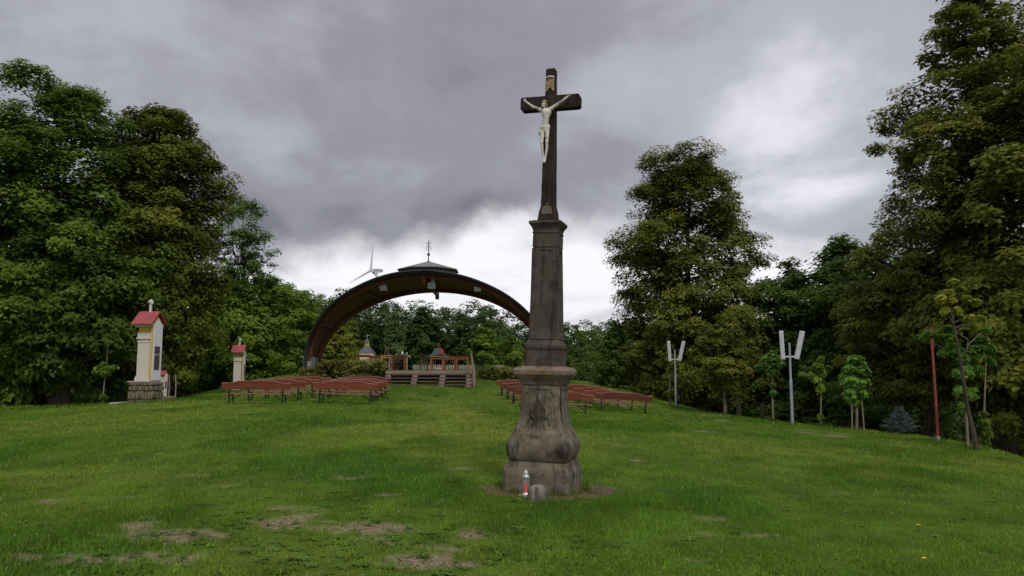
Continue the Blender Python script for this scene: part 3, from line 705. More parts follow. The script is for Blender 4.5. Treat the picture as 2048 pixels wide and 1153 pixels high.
MB().lathe((0,0,0), [(.026,.044), (.027,.155), (.022,.16)], 16).build('candle', M['wax'], can, smooth=40)
for k in range(4):
    a = k*math.pi/2+.5; MB().bar((.04*math.cos(a), .04*math.sin(a), .03), (.047*math.cos(a), .047*math.sin(a), .222), .005).build('bar', M['tin'], can)
lid = MB().lathe((0,0,0), [(.050,.216), (.052,.232), (.050,.248), (.036,.262), (.030,.266)], 20).build('lid', M['tin'], can, smooth=40)
MB().lathe((0,0,0), [(.028,.262), (.028,.292), (.016,.306), (.007,.312), (.006,.328)], 16).build('cap', M['tin_white'], lid, smooth=40)
M['rock'] = stone('grey_rock', [(0.3, (0.11, 0.10, 0.085)), (0.7, (0.24, 0.22, 0.19))], scale=7)
M['ochre_rock'] = stone('ochre_rock', [(0.3, (0.17, 0.115, 0.06)), (0.7, (0.33, 0.24, 0.14))], scale=9, dark=(0.09, 0.06, 0.035))
def rock(name, label, px, Y, d, m, seed, rz=0, sink=.3, boxy=2.0):
    rng = np.random.default_rng(seed); bm = bmesh.new(); bmesh.ops.create_icosphere(bm, subdivisions=3, radius=1)
    for v in bm.verts:
        c = v.co; p = boxy; k = (abs(c.x)**p+abs(c.y)**p+abs(c.z)**p)**(-1/p); c *= k*(1+.16*2*n3(c, 1.3, seed)+.05*2*n3(c, 4, seed+1)); v.co = Vector((c.x*d[0]/2, c.y*d[1]/2, c.z*d[2]/2))
    me = bpy.data.meshes.new(name); bm.to_mesh(me); bm.free(); me.materials.append(m); shade(me, 50)
    o = bpy.data.objects.new(name, me); COL.objects.link(o); g = ground_at(px, Y); o.location = (g.x, g.y, g.z+d[2]/2-sink*d[2]); o.rotation_euler = (0, 0, rz); tag(o, label, 'stone'); return o
rock('stone', 'squat grey stone block standing in the dirt in front of the cross', 1073, 9.75, (.20, .17, .24), M['rock'], 3, .3, .25, 9)
rock('stone', 'small ochre pebble leaning on the grave candle', 1064, 9.98, (.085, .07, .06), M['ochre_rock'], 4, .8, .0)
rock('stone', 'rounded ochre pebble lying right of the grave candle', 1071, 9.97, (.11, .08, .07), M['ochre_rock'], 5, .2, .0)
rock('stone', 'tiny pale pebble lying left of the grave candle', 1040, 10.0, (.05, .05, .04), M['rock'], 6, .2, .1)

# ------------------------------------------------------------------ wooden and metal materials
M['bench_back'] = mat('bench_stain', [(0.3, (0.105, 0.025, 0.013)), (0.7, (0.195, 0.050, 0.024))], 5, 0.6, 0.25, stretch=(0.35,3,3), rand=.38)
M['bench_edge'] = mat('worn_lit_bench_edge', [(0.35, (0.22, 0.10, 0.07)), (0.65, (0.46, 0.29, 0.23))], 6, 0.6, 0.2, stretch=(0.6,3,3))
M['bench_seat'] = mat('bench_seat_stain', [(0.3, (0.20, 0.075, 0.055)), (0.7, (0.34, 0.15, 0.12))], 5, 0.55, 0.25, stretch=(0.35,3,3))
M['iron'] = simple('dark_iron', (.018, .018, .02), .5, .3, metal=.3)
M['old_wood'] = mat('grey_old_wood', [(0.3, (0.15, 0.115, 0.088)), (0.7, (0.30, 0.235, 0.185))], 4, 0.85, 0.4, stretch=(0.4,4,4))
M['old_wood_dark'] = mat('brown_old_wood', [(0.3, (0.075, 0.052, 0.040)), (0.7, (0.16, 0.115, 0.09))], 4, 0.85, 0.4, stretch=(0.4,4,4))
M['orange_wood'] = mat('orange_varnish', [(0.3, (0.20, 0.062, 0.018)), (0.7, (0.32, 0.11, 0.036))], 5, 0.45, 0.15, stretch=(0.5,3,3))
M['yellow_wood'] = mat('yellow_varnish', [(0.3, (0.42, 0.23, 0.05)), (0.7, (0.55, 0.32, 0.08))], 5, 0.45, 0.15, stretch=(0.5,3,3))
M['dark_wood'] = simple('dark_varnish', (.035, .017, .012), .4, .4)
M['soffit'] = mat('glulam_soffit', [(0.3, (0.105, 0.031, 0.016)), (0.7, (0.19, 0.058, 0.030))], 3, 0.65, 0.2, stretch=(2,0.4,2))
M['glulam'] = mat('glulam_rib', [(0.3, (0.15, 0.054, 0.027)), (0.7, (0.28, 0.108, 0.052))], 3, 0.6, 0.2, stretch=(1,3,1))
M['shingle'] = simple('bitumen_roofing', (.052, .053, .060), .85, .45, 5, .3)
M['zinc'] = simple('grey_zinc', (.15, .155, .145), .45, .2, 2)
M['steel'] = simple('galvanised_steel', (.30, .32, .36), .45, .2, 4, metal=.35)
M['grey_plastic'] = simple('pale_plastic', (.60, .585, .60), .5, .06, 3)
M['lamp_white'] = simple('white_casing', (.55, .56, .60), .5, .1, 3)
M['plaster'] = simple('cream_plaster', (.56, .51, .455), .9, .06, 2.2, .15)
M['yellow_plaster'] = simple('yellow_plaster', (.60, .40, .10), .9, .12, 4, .15)
M['white_plaster'] = simple('white_plaster', (.68, .67, .70), .85, .05, 3, .1)
M['red_sheet'] = simple('red_roof_sheet', (.30, .062, .062), .6, .12, 3)
M['red_paint'] = simple('faded_red_paint', (.27, .062, .042), .6, .25, 4)
M['green_roof'] = simple('green_roof', (.018, .055, .045), .6, .3, 4)
M['slate_roof'] = simple('slate_roof', (.075, .085, .105), .6, .2, 4)
M['panel_dark'] = mat('dark_relief_panel', [(0.4, (0.03, 0.022, 0.026)), (0.56, (0.12, 0.06, 0.06)), (0.75, (0.30, 0.26, 0.24))], 30, 0.6, 0.2)
M['rubble'] = stone('rubble_stone', [(0.3, (0.12, 0.095, 0.070)), (0.7, (0.25, 0.205, 0.155))], scale=5, dark=(0.05, 0.04, 0.03))
M['concrete'] = simple('concrete', (.34, .32, .29), .9, .2, 4, .2)

# ------------------------------------------------------------------ open-air stage
STX, STY = -4.42, 42.0
SZ = P(860, 742, 42.3).z
gst = gz(STX, STY-1.2)
stage = empty('stage', (STX, STY, 0)); tag(stage, 'low timber stage with wide front steps under the arch', 'stage')
nplk = 16
for k in range(nplk):                                                # deck planks run across the stage
    MB().box((0, .15+.30*k+.15, SZ-.03), (4.75, .288, .06)).build('deck_plank', M['old_wood'], stage)
MB().box((0, .09, SZ-.085), (4.68, .10, .16)).build('edge_beam', M['old_wood'], stage, bevel=.01)
for s in (-1, 1): MB().box((s*2.28, 2.5, (SZ-.07+gst-.2)/2), (.12, 4.7, SZ-.07-gst+.2)).build('side_wall', M['old_wood_dark'], stage)
MB().box((0, .62, (SZ-.12+gst-.2)/2), (4.4, .06, SZ-.12-gst+.2)).build('back_board', M['old_wood_dark'], stage)
rise = (SZ-.10-gst)/4.0
for i in range(4):
    zt_i = SZ-.17-rise*(i+.05); yf = -.02-.27*(i+1)
    MB().box((0, yf+.15, zt_i-.03), (4.55, .28, .055)).build('tread', M['old_wood_dark'], stage, bevel=.006)
    for sx in (-2.17, -.73, .74, 2.15):
        MB().box((sx, yf+.12, zt_i-.055-.055), (.30, .30, .105)).build('step_block', M['old_wood'], stage, bevel=.008)
for sx in (-2.17, -.73, .74, 2.15):
    MB().prism([(-1.1, gst-.15), (.1, gst-.15), (.1, SZ-.12), (-.02, SZ-.2), (-1.1, SZ-.2-rise*3.2)], sx-.07, sx+.07, axis=0).build('stringer', M['old_wood_dark'], stage)
# posts at the stage corners
def post_pole(name, label, px, Y, py_top, r, m, lean=0.0, cat='post', slant=0.0):
    g = ground_at(px, Y); t = P(px, py_top, Y).z-g.z; o = MB().tube([(0,0,-.3), (slant*.5, 0, t*.5), (slant, 0, t)], [r, r, r*.95], 10).build(name, m, smooth=60); o.location = g
    return tag(o, label, cat)
post_pole('post', 'slim grey steel post at the left corner of the stage', 778, 41.2, 714, .028, M['steel'])
g = ground_at(947, 41.3); lp = empty('post', g); tag(lp, 'leaning split timber post at the right corner of the stage', 'post')
MB().tube([(.03,0,-.3), (0,0,.9), (-.14,.02,P(944,706,41.3).z-g.z)], [.085,.075,.05], 9).build('trunk_post', M['old_wood'], lp, smooth=60)
MB().tube([(.10,.03,-.3), (.09,.03,.7), (.05,.03,1.25)], [.06,.055,.04], 8).build('stub_post', M['old_wood_dark'], lp, smooth=60)

# tables and chairs on the deck
def table(label, px, Y, w, h, m, d=.7, dz=0.0):
    X = (px-1024)/FPX*Y*1.0; t = empty('table', (X, Y, SZ+dz)); tag(t, label, 'table', 'tables stacked at the back of the stage')
    MB().box((0,0,h-.02), (w, d, .04)).build('table_top', m, t, bevel=.006)
    MB().box((0,-d/2+.07,h-.095), (w-.08, .03, .11)).build('apron', m, t)
    for sx in (-1, 1):
        for sy in (-1, 1): MB().box((sx*(w/2-.05), sy*(d/2-.07), (h-.04)/2), (.06, .06, h-.04)).build('leg', m, t)
    return t
Yt = 44.2
table('orange table at the far left, half hidden by the hedge', 728, Yt, .72, .90, M['orange_wood'])
table('orange-brown table, second from the left behind the hedge', 752.5, Yt+.1, .68, .82, M['orange_wood'])
table('yellowish table carrying an upturned chair frame', 775.5, Yt, .66, .86, M['yellow_wood'])
table('orange table with a dark chair pushed against it, left half of stage', 800.5, Yt+.1, .74, .86, M['orange_wood'])
table('orange table in front of the green-roofed pavilion', 875.5, Yt, .74, .80, M['orange_wood'])
table('orange table between two others, right half of stage', 900.5, Yt+.05, .70, .78, M['orange_wood'])
table('orange table nearest the right corner of the stage', 925.5, Yt, .70, .79, M['orange_wood'])
for hp in ((-8.6, 1.5),): pass
def chair(label, px, Y, rz, m, z=None, sc=1.0):
    X = (px-1024)/FPX*Y; c = empty('chair', (X, Y, SZ if z is None else z), rz); c.scale = (sc, sc, sc); tag(c, label, 'chair', 'chairs on the stage')
    MB().box((0,0,.45), (.42,.42,.04)).build('seat', m, c, bevel=.005)
    for sx in (-1, 1):
        MB().box((sx*.18,-.18,.215), (.045,.045,.43)).build('leg', m, c)
        MB().bar((sx*.18,.18,0), (sx*.18,.22,.92), .045).build('leg', m, c)
    for zz_ in (.62, .74, .86): MB().box((0,.205+.03*(zz_-.5),zz_), (.36,.02,.06)).build('back_slat', m, c)
    MB().box((0,-.18,.25), (.34,.025,.03)).build('stretcher', m, c); MB().box((0,.19,.25), (.34,.025,.03)).build('stretcher', m, c)
    return c
chair('dark wooden chair in front of the left tables', 804, 43.3, R(170), M['dark_wood'])
chair('dark wooden chair standing alone in mid-stage', 848, 43.6, R(8), M['dark_wood'], sc=1.02)
chair('dark wooden chair beside the yellowish table', 785, 43.4, R(20), M['dark_wood'], sc=.92)
chair('small pale chair frame set upon the yellowish table', 774, Yt, R(0), M['old_wood_dark'], z=SZ+.865, sc=.55)
MB_l = MB().lathe((0,0,0), [(.09,0), (.10,.04), (.05,.09), (.03,.12), (.015,.13)], 14)
o = MB_l.build('bell', M['zinc'], smooth=50); o.location = ((795-1024)/FPX*Yt, Yt-.1, SZ+.861); tag(o, 'small grey bell-shaped lid on a stage table', 'lid')
o = MB().lathe((0,0,0), [(.05,0), (.06,.10), (.05,.18), (.02,.22), (.02,.26)], 14).build('bottle', M['grey_plastic'], smooth=50); o.location = ((806-1024)/FPX*Yt, Yt-.1, SZ+.861); tag(o, 'small white bottle on a stage table', 'bottle')

# railing behind the deck
rail = empty('railing', (STX, 47.4, 1.5)); tag(rail, 'thin dark wire railing across the back of the stage', 'railing')
zr = P(860, 712, 47.4).z-1.5
MB().bar((-7.4,0,zr), (6.0,0,zr), .03).build('top_rail', M['iron'], rail)
for k in range(3): MB().bar((-7.4,0,zr*(.25+.25*k)), (6.0,0,zr*(.25+.25*k)), .012).build('wire', M['iron'], rail)
for k in range(9): MB().bar((-7.4+1.675*k,0,-.4), (-7.4+1.675*k,0,zr+.02), .05).build('post', M['iron'], rail)
# pale picket fence behind the stage
pf_ = empty('picket_fence', (-6.0, 57.5, gz(-6, 57.5))); tag(pf_, 'pale weathered picket fence seen between the stage tables', 'fence')
for k in range(46): MB().box((-1.2+.145*k, 0, .33+.02*math.sin(k*2.1)), (.095, .025, .66)).build('picket', M['concrete'], pf_)
for zz_ in (.15, .5): MB().box((2.05, .03, zz_), (6.7, .03, .06)).build('rail', M['old_wood'], pf_)

# ------------------------------------------------------------------ arch shell over the stage
AX, AY, AZ0 = (860-1024)/FPX*47.6, 47.9, P(860, 735, 47).z
arch = empty('timber_arch', (AX, AY, AZ0)); tag(arch, 'great curved timber arch roofed in dark sheeting above the stage', 'arch roof')
HS, RI = 7.37, P(860, 545, 44.2).z-AZ0
NT = 60
def arc(t, off=0.0):   # t 0..pi, left foot to right foot; off moves inward along the normal
    x, z = -HS*math.cos(t), RI*math.sin(t)**.98 if math.sin(t) > 0 else 0
    nx_, nz_ = -math.cos(t)/HS, math.sin(t)/RI; l = math.hypot(nx_, nz_); return x-off*nx_/l, z-off*nz_/l
def hd(t): return 1.25+2.95*math.sin(t)**1.6
def strip(off0, off1, yf, name, m, ya=None):
    """shell between two offsets; yf(t) gives (y front, y back)"""
    mb = MB(); V, F = [], []
    for i in range(NT+1):
        t = math.pi*i/NT; y0, y1 = yf(t); (xa, za), (xb, zb_) = arc(t, off0), arc(t, off1)
        V += [(xa, y0, za), (xa, y1, za), (xb, y1, zb_), (xb, y0, zb_)]
    for i in range(NT):
        a, b = i*4, i*4+4
        for j in range(4): F.append((a+j, a+(j+1) % 4, b+(j+1) % 4, b+j))
    F += [(0,1,2,3), (NT*4+3, NT*4+2, NT*4+1, NT*4)]
    return mb.add(V, F).build(name, m, arch, smooth=35)
peak = lambda t: .55*max(0, 1-abs(t-math.pi/2)/.5)
roofs = strip(0, .07, lambda t: (-hd(t)-.25-peak(t), hd(t)+.2), 'roof_skin', M['shingle'])
for k in range(3):                                                    # lapped sheets of the roof edge
    strip(.06+.040*k, .092+.040*k, lambda t, k=k: (-hd(t)-.19+.06*k-peak(t)*.8, -hd(t)+.30), 'lapped_sheet', M['shingle'])
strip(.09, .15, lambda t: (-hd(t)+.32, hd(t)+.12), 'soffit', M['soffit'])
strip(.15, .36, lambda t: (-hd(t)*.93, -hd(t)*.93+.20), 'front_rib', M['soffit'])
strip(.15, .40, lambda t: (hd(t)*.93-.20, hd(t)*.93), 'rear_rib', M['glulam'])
for k in range(5):                                                    # purlins between the ribs
    t = math.pi*(.16+.68*k/4); x, z = arc(t, .22)
    MB().box((0,0,0), (.14, 2*hd(t)*.92-.45, .14), Matrix.Rotation(-(t-math.pi/2), 3, 'Y')).build('purlin', M['soffit'], arch, loc=(x, 0, z))
xk, zk = arc(math.pi/2, .5)
MB().box((0, .1, RI-.42), (.16, 8.2, .40)).build('keel_beam', M['glulam'], arch)
MB().box((0, 4.05, RI-.62), (.24, .24, .42)).build('king_block', M['glulam'], arch, bevel=.02)
for s in (-1, 1):
    MB().bar((s*(HS+.55), -.9, -1.2), (s*(HS-.08), -.7, .55), .28, .22).build('steel_strut', M['steel'], arch)
    MB().box((s*(HS-.15), -.35, -.15), (.50, 1.7, 1.5)).build('steel_shoe', M['steel'], arch, bevel=.02)
    MB().box((s*(HS-.1), -.9, .62), (.62, .5, .07)).build('shoe_cap', M['concrete'], arch)
    MB().box((s*(HS-.3), .2, -.9), (1.6, 3.2, .7)).build('footing', M['concrete'], arch, bevel=.03)
# low pyramid lantern roof with ball and cross
lan = MB(); W2, D2 = 1.66, 1.9
zl = RI+.02; ya_ = -1.6
n8 = []
for i in range(8):
    a = math.pi/8+i*math.pi/4; n8.append((W2/math.cos(math.pi/8)*math.cos(a), ya_+D2/math.cos(math.pi/8)*math.sin(a)))
V = [(x, y, zl) for x, y in n8]+[(x, y, zl+.30) for x, y in n8]; F = [(i, (i+1) % 8, (i+1) % 8+8, i+8) for i in range(8)]+[tuple(range(7, -1, -1)), tuple(range(8, 16))]
lan.add(V, F).build('lantern_wall', M['shingle'], arch)
ro = MB(); V = [(x*1.06, ya_+(y-ya_)*1.06, zl+.302) for x, y in n8]+[(x*1.06, ya_+(y-ya_)*1.06, zl+.34) for x, y in n8]+[(0, ya_, zl+.92)]
F = [(i, (i+1) % 8, (i+1) % 8+8, i+8) for i in range(8)]+[(i+8, (i+1) % 8+8, 16) for i in range(8)]+[tuple(range(7, -1, -1))]
lr = ro.add(V, F).build('lantern_roof', M['zinc'], arch)
zap = zl+.9
fin = MB(); fin.lathe((0, ya_, zap-.12), [(.15,0), (.06,.14), (.03,.2), (.026,1.25), (.018,1.26)], 10)
fin.build('finial_rod', M['iron'], arch, smooth=40)
MB().ball((0, ya_, zap+.42), .085, 14, 10).build('finial_ball', M['iron'], arch, smooth=60)
fc = MB(); fc.bar((0, ya_, zap+.5), (0, ya_, zap+1.32), .03); fc.bar((-.17, ya_, zap+1.12), (.17, ya_, zap+1.12), .03, .03)
fc.build('finial_cross', M['iron'], arch)
for s in (-1, 1): MB().tube([(0, ya_, zap+.86), (s*.06, ya_, zap+.93), (s*.11, ya_, zap+.9), (s*.15, ya_, zap+.66)], .012, 6).build('finial_scroll', M['iron'], arch)
for px, py, w in ((767,577,.40), (863.5,572,.44), (955,579,.38)):      # floodlight boxes under the front edge
    q = P(px, py, 44.6)-Vector((AX, AY, AZ0)); lb = empty('floodlight', P(px, py, 44.6))
    tag(lb, {767: 'pale floodlight box under the left half of the arch', 863.5: 'pale floodlight box hung at the crown of the arch', 955: 'pale floodlight box under the right half of the arch'}[px], 'floodlight', 'floodlights under the arch')
    MB().box((0,0,0), (w, .3, .26 if px != 863.5 else .34)).build('casing', M['lamp_white'], lb, bevel=.02)
    MB().box((0,-.155,-.02), (w*.8, .02, .16)).build('lens', M['steel'], lb)
    MB().box((.05,0,.26), (.18,.10,.28)).build('bracket', M['steel'], lb)
for k, s in enumerate((-2.7, 2.35)):                                        # little hanging lamps on cords at the rear edge
    o = empty('pendant_lamp', (AX+s, AY+3.6, AZ0+RI*math.sqrt(1-(s/HS)**2)-.40)); tag(o, ('tiny pendant hanging from the rear edge of the arch, left of its keel', 'tiny pendant hanging from the rear edge of the arch, right of its keel')[k], 'lamp')
    MB().bar((0,0,.35), (0,0,-.35), .015).build('cord', M['iron'], o); MB().ball((0,0,-.4), .045).build('bulb', M['steel'], o)

# ------------------------------------------------------------------ benches
BW = 2.45
def make_bench():
    b = empty('bench')
    n = 24; top = []
    for i in range(n+1):
        x = -BW/2+BW*i/n; s = abs(x)/(BW/2)
        top.append((x, .735+.085*(1-float(sstep(.45, .80, s)))))
    poly = [(BW/2, .525), (-BW/2, .525)]+top
    MB().prism(poly, -.018, .018, axis=1).build('backrest', M['bench_back'], b, loc=(0, -.245, 0), bevel=.006).rotation_euler = (R(5), 0, 0)
    MB().prism([(x, z+.002) for x, z in top]+[(x, z+.016) for x, z in top[::-1]], -.021, .021, axis=1).build('worn_lit_edge', M['bench_edge'], b, loc=(0, -.245, 0)).rotation_euler = (R(5), 0, 0)  # pale strip of worn wood, with the top-edge highlight put into its colour
    for y in (-.12, .03, .18): MB().box((0, y, .345), (BW-.04, .125, .04)).build('seat_plank', M['bench_seat'], b, bevel=.006)
    for s in (-1, 1):
        x = s*(BW/2-.28)
        MB().bar((x, -.30, -.1), (x, -.275, .76), .05, .05).build('leg', M['iron'], b)
        MB().bar((x, .22, -.1), (x, .22, .325), .045, .045).build('leg', M['iron'], b)
        MB().bar((x, -.29, .305), (x, .25, .305), .04, .04).build('seat_bearer', M['iron'], b)
        MB().bar((x, -.285, .10), (x+s*-.34, -.03, .31), .025, .025).build('brace', M['iron'], b)
    return b
b0 = make_bench(); used = [False]
rngb = np.random.default_rng(5)
def place_bench(X, Y, rz, label, group):
    o = b0 if not used[0] else copy_tree(b0); used[0] = True
    z1, z2 = gz(X-math.cos(rz), Y-math.sin(rz)), gz(X+math.cos(rz), Y+math.sin(rz))
    o.location = (X, Y, (z1+z2)/2); o.rotation_euler = (0, -math.atan2(z2-z1, 2.0), rz+rngb.uniform(-.012, .012)); tag(o, label, 'bench', group); return o
ORD = ('front', 'second', 'third', 'fourth', 'fifth', 'sixth')
def xat(px, Y): return ground_at(px, Y).x
for i in range(4):
    place_bench(-9.30+.03*i, 28.8+2.0*i, R(4), f'red-brown bench, {ORD[i]} row from the viewer in the leftmost block', 'benches of the leftmost block')
for i in range(4):
    place_bench(-6.22-.15*i, 29.6+2.0*i, R(1), f'red-brown bench, {ORD[i]} row from the viewer in the block left of the aisle', 'benches left of the aisle')
for i, (X, Y) in enumerate(((1.95, 31.2), (1.35, 33.1), (1.0, 35), (.72, 36.9), (.42, 38.8))):
    place_bench(X, Y, R(-6), f'red-brown bench, {ORD[i]} row from the viewer in the block behind the cross pedestal', 'benches right of the aisle')
for i, (px, Y) in enumerate(((1246, 34.0), (1221, 35.8), (1196, 37.6), (1172, 39.4))):
    place_bench(xat(px, Y), Y, R(-7), f'red-brown bench, {ORD[i]} row from the viewer in the rightmost block', 'benches of the rightmost block')
g = P(1975, 884, 27.5); g = ground_at(1984, 31.5); o = copy_tree(b0); o.location = g; o.rotation_euler = (0, 0, R(-48)); tag(o, 'lone red-brown bench in the shade behind the leaning young tree', 'bench')

# ------------------------------------------------------------------ wayside shrines
def shrine(label, loc, rz, sc=1.0, plinth=True, cross=True):
    """front face (picture side) looks along +x of the shrine, its flank to -y"""
    s = empty('wayside_shrine', loc, rz); s.scale = (sc, sc, sc); tag(s, label, 'shrine', 'wayside shrines beside the lawn')
    z0 = .80 if plinth else 0.0; D, Wd = .60, .62                     # depth along x, width along y
    if plinth:
        rng = random.Random(4); zc = -.15
        core = MB().box((-.02, 0, .28), (.80, .74, .86)).build('plinth', M['rubble'], s)
        rows = ((-.15, .27), (.13, .32), (.46, .19), (.66, .12))
        for (zr0, hr) in rows:
            for face in range(4):
                x = -.47
                L = .94 if face in (0, 2) else .86
                x = -L/2
                while x < L/2-.05:
                    w = min(rng.uniform(.20, .42), L/2-x)
                    if L/2-(x+w) < .1: w = L/2-x
                    bm = bmesh.new(); bmesh.ops.create_cube(bm, size=1); bmesh.ops.subdivide_edges(bm, edges=bm.edges[:], cuts=2, use_grid_fill=True)
                    sd_ = rng.randint(0, 999)
                    for v in bm.verts:
                        c = v.co; k = (abs(c.x*2)**6+abs(c.y*2)**6+abs(c.z*2)**6)**(-1/6); c *= k*(1+.42*n3(c, 2.1, sd_)); v.co = Vector((c.x*(w-.012), c.y*.16, c.z*(hr-.012)))
                    me = bpy.data.meshes.new('stone'); bm.to_mesh(me); bm.free(); me.materials.append(M['rubble']); shade(me, 45)
                    st = bpy.data.objects.new('stone', me); COL.objects.link(st); st.parent = core
                    off = (.37 if face in (0, 2) else .41)+rng.uniform(-.012, .03)
                    cx_ = x+w/2
                    if face == 0: st.location = (cx_-.02, -off, zr0+hr/2)
                    elif face == 2: st.location = (cx_-.02, off, zr0+hr/2); st.rotation_euler = (0, 0, math.pi)
                    elif face == 1: st.location = (off-.02, cx_, zr0+hr/2); st.rotation_euler = (0, 0, math.pi/2)
                    else: st.location = (-off-.02, cx_, zr0+hr/2); st.rotation_euler = (0, 0, -math.pi/2)
                    x += w
        MB().box((-.10, 0, .78+.028), (.92, .92, .055)).build('ledge', M['concrete'], s, bevel=.012)
        MB().box((-.35, -.1, -.07), (1.5, 1.2, .16)).build('base_slab', M['concrete'], s, bevel=.02)
        z0 = .835
    H = 3.30 if plinth else 3.30
    zb = z0
    # body: wider foot, plain panel, mouldings, yellow frieze, cornice
    def slab(name, z1, z2, ex, m): return MB().box((-.02-.02, 0, (z1+z2)/2), (D-.08+2*ex, Wd-.06+2*ex, z2-z1)).build(name, m, s, bevel=.008)
    slab('foot_moulding', zb, zb+.14, .045, M['plaster']); slab('foot_bead', zb+.141, zb+.20, .022, M['plaster'])
    slab('shaft', zb+.201, 2.34, .0, M['plaster'])
    slab('band', 2.341, 2.39, .018, M['plaster']); slab('shaft_neck', 2.391, 2.48, .0, M['plaster']); slab('bead', 2.481, 2.545, .045, M['plaster']); slab('upper_band', 2.546, 2.74, .02, M['plaster'])
    slab('frieze', 2.741, 2.96, -.015, M['yellow_plaster'])
    slab('cornice', 2.961, 3.03, .09, M['plaster']); slab('cornice_top', 3.031, 3.09, .13, M['plaster'])
    # picture wall on the front with a yellow border, pointed top
    zl0 = .62 if plinth else 0.0; hw = .37
    def gab(w, z_lo, ze, zt_): return [(-w, z_lo), (w, z_lo), (w, ze), (0, zt_), (-w, ze)]
    MB().prism(gab(hw, zl0, 3.06, 3.40), .281, .345, axis=0).build('front_wall', M['yellow_plaster'], s, bevel=.008)
    fw = MB().prism(gab(hw-.055, zl0+.24, 3.04, 3.31), .346, .372, axis=0).build('front_plaster', M['white_plaster'], s, bevel=.006)
    MB().box((.378, -.02, 2.05), (.014, .36, .30)).build('picture', M['panel_dark'], fw)
    MB().box((.378, -.02, 1.57), (.014, .36, .58)).build('inscription', M['panel_dark'], fw)
    # pitched roof, ridge along x
    for sg in (-1, 1):
        MB().prism([(0, 3.60), (sg*.56, 3.085), (sg*.56, 3.05), (0, 3.555)], -.46, .42, axis=0).build('roof_sheet', M['red_sheet'], s)
    MB().prism([(-.38, 3.075), (.38, 3.075), (0, 3.46)], -.34, .235, axis=0).build('gable_wall', M['plaster'], s)
    if cross:
        k = empty('roof_cross'); bpy.data.objects.remove(k)
        m_ = MB(); m_.box((0, 0, 3.80), (.085, .085, .56)); m_.box((0, 0, 3.99), (.09, .26, .085)); m_.build('roof_cross', M['grey_plastic'], s, bevel=.012)
        MB().ball((.03, 0, 3.93), (.07, .065, .075), 10, 8).build('cross_boss', M['grey_plastic'], s, smooth=60)
    return s
g = ground_at(292, 30.2); shrine('tall cream wayside shrine with red roof and cross on a rubble plinth', g, R(-6), .97)
g = ground_at(476, 42.5); shrine('distant cream wayside shrine with red roof behind the left benches', (g.x, g.y, g.z-.35), R(8), .78, plinth=False)
g = ground_at(325, 34.0); shrine('small cream shrine with red roof half hidden behind the tall one', (g.x, g.y, g.z+.12), R(-6), .335, plinth=False, cross=False)
o = MB().box((0,0,0), (.75,.5,.35)).build('stone_block', M['rubble'], bevel=.03); g2 = ground_at(328, 33.6); o.location = (g2.x, g2.y, g2.z+.04); tag(o, 'low brown stone block under the small half-hidden shrine', 'block')
for k, (px, lb) in enumerate(((337,'left stake of the pair beside the tall shrine'), (350,'right stake of the pair beside the tall shrine'))):
    g = ground_at(px, 33.6); o = MB().tube([(0,0,-.2), (.01,0,.6), (-.03,0,1.12)], [.03,.03,.025], 7).build('stake', M['old_wood'], smooth=60); o.location = g; tag(o, 'thin wooden '+lb, 'stake', 'stakes by the shrine')

# ------------------------------------------------------------------ loudspeaker columns
def speaker_pole(label, px, Y, py_top):
    g = ground_at(px, Y); s = empty('speaker_pole', g); tag(s, label, 'loudspeaker', 'loudspeaker poles on the right edge of the lawn')
    MB().lathe((0,0,0), [(.060,-.3), (.058,1.62), (.050,1.66), (.042,1.68), (.042,3.0), (.025,3.01)], 14).build('pole', M['steel'], s, smooth=40)
    MB().bar((-.20,0,2.50), (.24,0,2.50), .05).build('bracket', M['grey_plastic'], s)
    for sg, a in ((-1, R(3)), (1, R(-13))):
        c = Vector((sg*.30 if sg < 0 else .34, -.08, 2.92)); rot = Matrix.Rotation(-a, 3, 'Y') @ Matrix.Rotation(R(3), 3, 'X') @ Matrix.Rotation(sg*R(22), 3, 'Z')
        sp = MB().box((0,0,0), (.15, .14, 1.06)).build('speaker_column', M['grey_plastic'], s, bevel=.02, loc=c); sp.rotation_euler = rot.to_euler()
        MB().box((0,-.073,0), (.11,.012,.96)).build('grille', M['lamp_white'], sp)
    return s
speaker_pole('slim grey pole with two white column speakers nearer the benches', 1352, 41.0, 682)
speaker_pole('tall grey pole with two white column speakers right of the young trees', 1585, 28.9, 660)
g = ground_at(1876, 23.7); o = empty('red_pole', g); tag(o, 'tall slanting red pole at the right edge of the lawn', 'pole')
MB().tube([(.01,0,.03), (0,0,1.7), (-.02,0,P(1860,656,23.7).z-g.z)], [.042,.040,.037], 10).build('pole', M['red_paint'], o, smooth=60)
MB().lathe((0,0,0), [(.065,-.3), (.065,.12), (.055,.14)], 10).build('socket', M['steel'], o, smooth=40)

# ------------------------------------------------------------------ far things: pavilion, chapel, wind turbine
Yg = 95.0; g0 = gz((875-1024)/FPX*Yg, Yg); zf = lambda py: P(875, py, Yg).z
gaz = empty('pavilion', ((877-1024)/FPX*Yg, Yg, g0)); tag(gaz, 'small red timber pavilion with a dark green roof behind the stage', 'pavilion')
He = zf(715)-g0; Ht = zf(696)-g0
for sx in (-1, 1):
    for sy in (-1, 1): MB().box((sx*.85, sy*.85, He/2), (.16,.16,He)).build('post', M['red_paint'], gaz)
MB().box((-.55,.2,He/2), (.6,1.3,He)).build('wall', M['red_paint'], gaz); MB().box((.62,.2,He/2), (.4,1.3,He)).build('wall', M['red_paint'], gaz)
MB().box((0,.9,He/2), (1.8,.08,He)).build('back_wall', M['dark_wood'], gaz)
MB().box((.1,-.1,.45), (.55,.5,.5)).build('table', M['white_plaster'], gaz)
